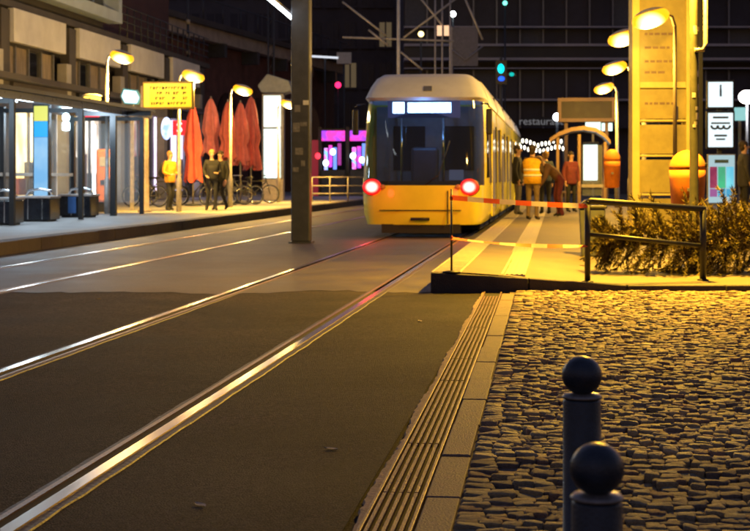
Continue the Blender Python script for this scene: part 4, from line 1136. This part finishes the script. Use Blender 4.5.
# ================================================================== LEFT BUILDING
FX = -17.0
M_WPAN = pm('white_panel_cladding', (.72, .71, .68), .6, var=.12, scale=1.2)
M_BEAM = pm('pale_blue_beam', (.50, .60, .68), .5, var=.12, scale=1.5)
M_FAC = pm('facade_dark', (.07, .062, .06), .7, var=.3, scale=.8)
M_PIL2 = pm('pilaster', (.42, .40, .36), .6, var=.15, scale=2)
t = thing('shop_building', 'modernist shop building with white parapet panels and lit ground floor', 'building', (FX, 0, .2))
G = -.2
box('rear_wall', (-9, 38, 0), (-.8, 72.2, 6.6), M_FAC, t)
box('ceiling_slab', (-.799, 38, 3.95), (.55, 72.2, 4.13), M_FAC, t)
box('upper_slab', (-.798, 38, 6.28), (.02, 72.2, 6.5), M_FAC, t)
period = 6.5; y0 = 38.7
shopcols = [((1, .75, .35), (.6, .42, .18), 1.0), ((1, .78, .4), (.75, .5, .15), 1.0), ((.85, .8, .7), (.35, .28, .22), .9), ((.30, .06, .05), (.45, .42, .42), .45), ((.9, .75, .95), (.5, .4, .6), 1.1), ((.5, .4, .35), (.3, .2, .2), .5)]
for b in range(5):
    ya = y0 + b * period; yb = ya + 5.0
    # parapet panel
    MB().b2((-.1, ya, 5.2), (.12, yb, 6.26)).build('parapet_panel', M_WPAN, t, bevel=.02)
    # pilaster and recess column
    MB().b2((-.3, yb + .25, 0), (.06, yb + .75, 4.9)).build('pilaster', M_PIL2, t, bevel=.02)
    MB().b2((-.35, yb + .76, 0), (-.02, yb + 1.49, 6.2)).build('dark_pier', M_FAC, t)
    # first-floor windows
    for q in range(4):
        a = ya + .1 + q * 1.22
        wn = MB().b2((-.42, a, 4.2), (-.38, a + 1.12, 5.15)).build('window', [M_WIN, pm('curtain', (.30, .24, .18), .8, var=.5, scale=3, stretch=(1, 5, .5))][1 if (b + q) % 3 else 0], t)
        box('frame', (-.44, a + 1.125, 4.15), (-.30, a + 1.215, 5.18), M_GREY, wn)
        box('sill', (-.46, a, 4.14), (-.26, a + 1.12, 4.19), M_GREY, wn)
    # shop window bay
    c1, c2, s_ = shopcols[b]
    sh = box('shop_interior', (-.75, ya + .05, .3), (-.72, yb, 3.7), em('shop_%d' % b, c1, s_ * 1.0, rgb2=c2, scale=1.1, stretch=(1, 1.6, .8)), t)
    MB().b2((-.45, ya, .0), (-.3, yb + .2, .35)).build('stall_riser', M_DGREY, t)
    MB().b2((-.5, ya, 3.55), (.1, yb + .2, 3.94)).build('shop_fascia', [M_DGREY, M_FAC, M_BLACK, pm('fascia_grey', (.3, .29, .28), .6), M_DGREY][b], t)
    for q in range(4):
        a = ya + q * 1.3
        box('mullion', (-.42, a, .36), (-.34, a + .09, 3.54), M_GREY, t)
        box('shop_pane', (-.40, a + .1, .36), (-.385, a + 1.29, 3.54), M_GLASS, t)
    for q in range(5):
        hh = random.uniform(.5, 1.9); a = ya + .3 + q * .92
        box('shop_shelf', (-.68, a, .36), (-.52, a + random.uniform(.3, .7), .36 + hh), pm('goods_%d' % (q % 4), [(.3, .2, .1), (.5, .45, .4), (.3, .06, .06), (.12, .12, .14)][q % 4], .7), t)
# upper storey over the nearest bays
box('upper_beam', (-.4, 38, 6.92), (.16, 56.8, 7.34), M_BEAM, t)
box('upper_wall', (-9, 38, 6.5), (-.6, 56.7, 12), M_FAC, t)
for y in (43.6, 50.2, 56.4): MB().b2((-.4, y, 7.342), (.14, y + .42, 12)).build('upper_column', M_BEAM, t)
for y in (38.4, 44.2, 50.8):
    for q in range(4):
        a = y + q * 1.4
        wn = box('upper_window', (-.5, a, 7.6), (-.46, a + 1.3, 10.5), M_WIN, t); box('frame', (-.52, a + 1.305, 7.4), (-.4, a + 1.39, 10.6), M_BEAM, wn)
# roof terrace railing beyond
rl = MB()
for y in range(57, 72): rl.tube([(.0, y, 6.5), (0, y, 7.7)], .03, 5)
for z in (6.8, 7.1, 7.4, 7.7): rl.tube([(0, 57, z), (0, 72, z)], .025, 5)
rl.build('terrace_railing', M_DGREY, t)
box('terrace_wall', (-9, 56.9, 6.5), (-2.0, 72, 10), pm('terrace_red', (.10, .045, .04), .7, var=.3, scale=.7), t)

# ================================================================== BACKGROUND LEFT-CENTRE: viaduct and dark building
a, b = at(186, 30, 78), at(345, 72, 108)
vdir = Vector((b.x - a.x, b.y - a.y)); va = math.atan2(vdir.y, vdir.x); VL = vdir.length
t = thing('railway_viaduct', 'railway viaduct with a pale lit girder above dark brick arches', 'viaduct', (a.x, a.y, .2), va)
z = zat(30, 78) - .2
M_GIRD = pm('girder_beige', (.42, .34, .26), .7, var=.3, scale=1.2)
M_BRICK = pm('dark_brick', (.13, .055, .04), .8, var=.4, scale=1.5, bump=.5, bscale=8)
box('girder', (-6, 0, z - .25), (VL, .6, z + .45), M_GIRD, t); box('deck', (-6, -.3, z + .452), (VL, 8, z + .75), M_FAC, t)
wl = box('brick_wall', (-6, .8, 0), (VL, 8, z - .252), M_BRICK, t)
for k in range(6):
    x = 1 + k * 5.6
    if x + 3 > VL: break
    m = MB(); pts = [(x, 0), (x + 3.6, 0)] + [(x + 1.8 + 1.8 * math.cos(R(q)), 4.2 + 1.6 * math.sin(R(q))) for q in range(0, 181, 20)]
    m.prism(pts, 1, .72, .79); m.build('arch_opening', M_BLACK, t)
    box('girder_bracket', (x + 4.3, -.2, z - 1.0), (x + 4.7, .79, z - .253), M_DGREY, t)
for k in range(10): MB().tube([(2 + k * 3, -.2, z + .75), (2 + k * 3, -.2, z + 1.9)], .04, 5).build('deck_post', M_DGREY, t)
MB().tube([(0, -.2, z + 1.9), (VL, -.2, z + 1.9)], .04, 5).build('deck_rail', M_DGREY, t)
# station building behind the viaduct
def block(name, label, px0, px1, d, ytop, mat, cols_, rows, wmat, zlo=3.5, depth=14, zgap=3.4, z00=0., lit=()):
    a, b = at(px0, 177, d), at(px1, 177, d); L = (b - a).length
    t = thing(name, label, 'building', (a.x, a.y, 0), TH)
    zt_ = zat(ytop, d)
    box('wall', (0, 0, 0), (L, depth, zt_), mat, t)
    box('cornice', (-.2, -.35, zt_ - .5), (L + .2, -.002, zt_), mat, t)
    for r in range(rows):
        for c in range(cols_):
            x = L * (c + .5) / cols_; hw = L / cols_ * .34; z = zlo + r * zgap
            if z + zgap * .6 > zt_ - .6: continue
            mt = lit[(r * 7 + c * 3) % len(lit)] if lit and (r * 5 + c * 3) % 11 in (0,) else wmat
            wn = box('window', (x - hw, -.06, z), (x + hw, -.004, z + zgap * .6), mt, t)
            box('sill', (x - hw - .1, -.2, z - .16), (x + hw + .1, -.003, z - .004), mat, wn)
            box('mullion', (x - .06, -.09, z + .01), (x + .06, -.061, z + zgap * .6 - .01), mat, wn)
    return t
M_BLD = pm('dark_stone', (.10, .09, .10), .8, var=.25, scale=.3)
DIM = em('dim_window', (.9, .65, .35), .03); DIM2 = em('dim_window_cool', (.6, .75, 1), .02)
block('station_building', 'dark multi-storey building rising behind the viaduct', 60, 322, 122, -60, M_BLD, 11, 6, M_FARWIN, 9.0, lit=(DIM2,))
block('dark_tower_block', 'dark office block behind the neon stall', 306, 412, 118, -60, pm('dark_block', (.075, .066, .078), .8, var=.3, scale=.3), 6, 6, M_FARWIN, 5.0, zgap=3.2, lit=(DIM,))
# ================================================================== BACKGROUND RIGHT: department store with light bands
D = 96.; a, b = at(404, 177, D), at(800, 177, D); L = (b - a).length; k_ = D / FPX
t = thing('department_store', 'large dark glass building with thin pale horizontal ledges', 'building', (a.x, a.y, 0), TH)
M_LEDGE = pm('ledge_grey', (.42, .40, .45), .6, var=.15, scale=.8)
zz = lambda yy: zat(yy, D)
box('core', (0, 1.5, 0), (L, 16, 26), pm('store_core', (.06, .052, .065), .7), t)
for ya, yb in ((44, 46.5), (58, 60.5), (99, 101), (26.5, 28), (-12, -9), (68, 69)):
    MB().b2((0, -.3, zz(yb)), (L, 1.49, zz(ya))).build('ledge', M_LEDGE, t)
rows = [(-9.2, 26), (28.5, 43.8), (69.4, 98.7), (101.5, 128)]
for yt, yb in rows:
    for c in range(17):
        x0 = L * c / 17 + .06; x1 = L * (c + 1) / 17 - .06
        wn = MB().b2((x0, .5, zz(yb)), (x1, .56, zz(yt))).build('window', M_FARWIN if (c * 7 + int(yt)) % 9 else pm('blind', (.10, .10, .11), .7), t)
        MB().b2((x1 + .01, .3, zz(yb)), (x1 + .11, .6, zz(yt))).build('mullion', M_GREY, wn)
MB().b2((0, -.1, zz(58)), (L, 1.45, zz(46.6))).build('spandrel', pm('spandrel_dark', (.028, .026, .03), .5), t)
# lit interior signs on the store
tt = thing('restaurant_sign', 'dim white restaurant lettering on the dark building front', 'sign', tuple(at(541, 121.5, 93.5)), TH)
lettering('restaurant', 26 * .062 * .33 * 1.25, 'letters', em('restaurant_letters', (.8, .8, .85), .05), tt, (0, 0, 0), (R(90), 0, 0), .03)
MB().b2((-1.1, .05, -.3), (1.1, .12, .3)).build('backing_board', pm('sign_backing', (.03, .028, .03), .6), tt)
MB().b2((-.9, .12, -.1), (-.7, 2.4, .1)).build('bracket', M_DGREY, tt)
# string lights
a = at(513, 146, 72); b = at(563, 147, 72)
t = thing('string_lights', 'garland of warm white festoon bulbs over the people', 'string lights', (a.x, a.y, a.z), TH)
LL = (b - a).length; wire = []; M_BULB = em('bulb', (1, .93, .7), 2.5)
for k in range(27):
    u = k / 26; q = Vector((LL * u, 0, .20 * (1 if k % 2 else -1) * (.6 + .4 * random.random()) + .1 * math.sin(u * 9)))
    wire.append(q)
MB().tube(wire, .012, 4).build('cable', M_BLACK, t)
bmh = MB().ell((0, 0, 0), (.045, .045, .10), 8, 6).mesh('bulb', M_BULB)
for q in wire: link('bulb', bmh, t, q)
for x in (-.05, LL + .05): MB().tube([(x, .05, -a.z + .1), (x, .05, .4)], .05, 6).build('pole', M_DGREY, t)
# neon market stall
D = 76.; k_ = D / FPX; p = at(345, 177, D); z = lambda yy: zat(yy, D)
t = thing('market_stall', 'market stall lit in magenta, pink and cyan neon', 'market stall', (p.x, p.y, 0), TH)
PINK = em('neon_pink', (1, .05, .45), .45, rgb2=(.35, .06, .9), scale=3.5); CY = em('neon_cyan', (.2, .5, 1), .55, rgb2=(1, .1, .6), scale=4)
for x0, x1 in ((-23, 0), (5, 30)):
    box('neon_awning', (x0 * k_, -.5, z(141)), (x1 * k_, -.2, z(131)), PINK, t); 
    for q in range(4):
        xa = x0 + 2 + q * (x1 - x0 - 5) / 4; xb = xa + (x1 - x0 - 5) / 4 - 1; rz_ = random.uniform(-3, 3)
        box('lit_pane', (xa * k_, .3, z(167 + rz_)), (xb * k_, .4, z(145 + rz_)), [CY, PINK, em('neon_blue', (.15, .3, 1), .45), em('neon_dark', (.5, .05, .4), .25), CY][(q + int(x1)) % 5], t)
    box('counter', (x0 * k_, -.4, .1), (x1 * k_, .25, z(170)), M_DGREY, t); box('awning_edge', (x0 * k_, -.62, z(131)), (x1 * k_, -.1, z(129)), M_BLACK, t)
for x in (-25, 2.5, 32): box('post', ((x - 1.6) * k_, -.1, 0), ((x + 1.6) * k_, .25, z(127)), M_BLACK, t)
for x, y, c in ((-27, 156, 'r'), (-19, 163, 'w'), (8, 156, 'w'), (17, 160, 'w'), (-12, 152, 'w')):
    MB().ell((x * k_, -.3, z(y)), (.14, .1, .16), 10, 6).build('lamp', em('stall_red', (1, .03, .05), 1) if c == 'r' else em('stall_white', (.7, .9, 1), 2), t)
box('red_curtain', (-34 * k_, .1, .1), (-26 * k_, .2, z(140)), em('red_curtain', (.5, .03, .06), .12), t)
# red lamp on the tower block
def small_light(name, px, py, d, rgb, s, r, label, cat='lamp'):
    p = at(px, py, d); t = thing(name, label, cat, (p.x, p.y, 0))
    MB().lathe([(.07, 0), (.05, p.z - r * 1.2)], n=6).build('post', M_DGREY, t)
    MB().ell((0, 0, p.z), (r, r * .8, r), 12, 8).build('globe', em('lamp_%d_%d' % (px, py), rgb, s), t)
    return t
small_light('warning_light', 338, 85, 95, (1, .02, .12), .9, .2, 'small red warning light above the neon stall')
small_light('globe_lamp', 421, 34, 84, (1, .7, .25), 1.5, .16, 'small warm yellow lamp above the tram roof')
small_light('globe_lamp', 453, 14, 88, (.9, 1, .95), 5, .17, 'small white lamp at the top above the grey screen')
small_light('globe_lamp', 505, 3, 92, (.2, 1, .8), .7, .14, 'small teal light at the very top of the dark building')
small_light('globe_lamp', 557, 117, 60, (.85, .93, 1), 4, .16, 'small white lamp left of the waiting shelter roof')
p = at(501, 72, 60); t = thing('traffic_signal', 'cyan and blue lit traffic signal above the tram roof', 'traffic signal', (p.x, p.y, 0), TH)
MB().lathe([(.08, 0), (.06, p.z + .6)], n=8).build('mast', M_DGREY, t)
MB().b2((-.22, -.16, p.z - .5), (.22, .1, p.z + .45)).build('housing', M_BLACK, t)
MB().ell((-.02, -.2, p.z + .12), (.13, .06, .19), 12, 8).build('cyan_lens', em('cyan_lens', (0, .7, .8), .8), t); MB().ell((.0, -.2, p.z - .28), (.13, .06, .10), 12, 8).build('blue_lens', em('blue_lens', (.01, .1, .9), .6), t)
MB().ell((.42, -.1, p.z - .1), (.10, .06, .08), 12, 8).build('side_lens', em('side_lens', (0, .5, .45), .35), t); MB().b2((.22, -.08, p.z - .15), (.6, .05, p.z - .05)).build('side_arm', M_BLACK, t)
# catenary gantry: pole with crossing diagonals
D = 64.; p = at(398.5, 177, D); z = lambda yy: zat(yy, D); k_ = D / FPX
t = thing('lattice_gantry', 'grey steel gantry pole with crossing diagonal braces above the tram', 'gantry', (p.x, p.y, 0), TH)
M_LAT = pm('lattice_grey', (.36, .35, .38), .5, .3)
MB().tube([(0, 0, 0), (0, 0, z(-30))], .075, 8).build('pole', pm('pole_pale', (.5, .5, .54), .5), t)
for x in (37, 44, 52): MB().tube([(x * k_, .3, 0), (x * k_, .3, z(-30))], .04, 6).build('pole', M_LAT, t)
for (xa, ya, xb, yb) in ((-56, 2, -12, 36), (60, -3, 5, 38), (2, 52, 24, 70), (20, -4, 44, 26), (66, -2, 84, 40), (-30, 30, -10, 46)):
    MB().tube([(xa * k_, -.1, z(ya)), (xb * k_, -.1, z(yb))], .05, 6).build('diagonal', M_LAT, t)
MB().tube([(-56 * k_, .1, z(37)), (56 * k_, .1, z(41))], .05, 6).build('crossbar', M_LAT, t)
for x in (41, 48): MB().b2(((x - 2.6) * k_, -.2, z(36)), ((x + 2.2) * k_, -.1, z(26))).build('lit_lantern', em('lantern', (1, .6, .35), .35), t)
p = at(465, 177, 80); t = thing('grey_screen', 'grey screen panel standing above the tram roof', 'screen', (p.x, p.y, 0), TH); k_ = 80 / FPX
MB().b2((-15 * k_, 0, zat(66, 80)), (13 * k_, .15, zat(27, 80))).build('panel', pm('screen_grey', (.22, .21, .23), .7), t); MB().b2((-16 * k_, -.05, 0), (-12.5 * k_, -.01, zat(27, 80))).build('post', M_LAT, t)
MB().tube([(-13 * k_, -.1, zat(50, 80)), (0, -.1, zat(60, 80)), (18 * k_, -.1, zat(46, 80))], .05, 5).build('brace', M_LAT, t)
p = at(344, 58, 92); t = thing('notice_board', 'small pale rectangular board high behind the mast', 'sign', (p.x, p.y, 0), TH)
MB().b2((-.45, 0, p.z - .35), (.45, .1, p.z + .35)).build('board', pm('pale_board', (.5, .5, .5), .6), t); MB().tube([(0, .15, 0), (0, .15, p.z)], .06, 6).build('post', M_DGREY, t)
p = at(325, 57, 92); t = thing('platform_tube_light', 'dim white tube light on the station beyond the mast', 'lamp', (p.x, p.y, p.z), TH)
MB().tube([(-.9, 0, .05), (.8, 0, -.05)], .07, 6).build('tube', em('dim_tube', (.8, .85, .95), .3), t); MB().tube([(0, .05, -p.z), (0, .05, 0)], .05, 6).build('post', M_DGREY, t)
# thin station masts left of the dark mast
for px, lab in ((271, 'thin double lattice mast left of the dark central mast'), (188, 'thin mast with pale rings above the shop building')):
    p = at(px, 177, 74); t = thing('signal_mast', lab, 'mast', (p.x, p.y, 0)); m = MB()
    if px == 271:
        for x in (-.14, .14): MB().tube([(x, 0, 0), (x, 0, 12)], .05, 6).build('leg', M_DGREY, t)
        for k in range(18): m.tube([(-.14, 0, 2 + k * .55), (.14, 0, 2.4 + k * .55)], .02, 4)
        m.build('lacing', M_DGREY, t)
    else:
        MB().tube([(0, 0, 0), (0, 0, 12)], .07, 6).build('pole', M_DGREY, t)
        for zz_ in (6.6, 7.2, 8.0, 8.7): MB().lathe([(.11, 0), (.11, .22)], (0, 0, zz_), 8).build('ring', M_PALE, t)

# fallen leaves on the road
M_LEAF = pm('dry_leaf', (.42, .34, .26), .7, var=.3, scale=30)
for px, py, rz, lab in ((420, 321, 20, 'dry curled leaf on the asphalt between rail and drain'), (331, 449, 80, 'small dry leaf on the dark asphalt in the foreground'), (98, 299, 140, 'pale dry leaf beside the left rail of the near track'), (200, 505, 50, 'dry leaf on the asphalt near the lower edge')):
    p = ground(px, py, .004); m = MB(); m.smooth = True
    for k in range(5):
        u = k / 4; w_ = .018 * math.sin(math.pi * min(.98, u * .9 + .08)); zz_ = -.001 + .004 * u * u
        m.v += [(-w_, -.03 + .06 * u, zz_ + .004), (0, -.03 + .06 * u, zz_), (w_, -.03 + .06 * u, zz_ + .004)]
    for k in range(4):
        for q in range(2): m.face([3*k + q, 3*k + q + 1, 3*k + q + 4, 3*k + q + 3])
    o = m.build('leaf', M_LEAF, None, p, R(rz)); tag(o, lab, 'leaf', 'fallen leaves')
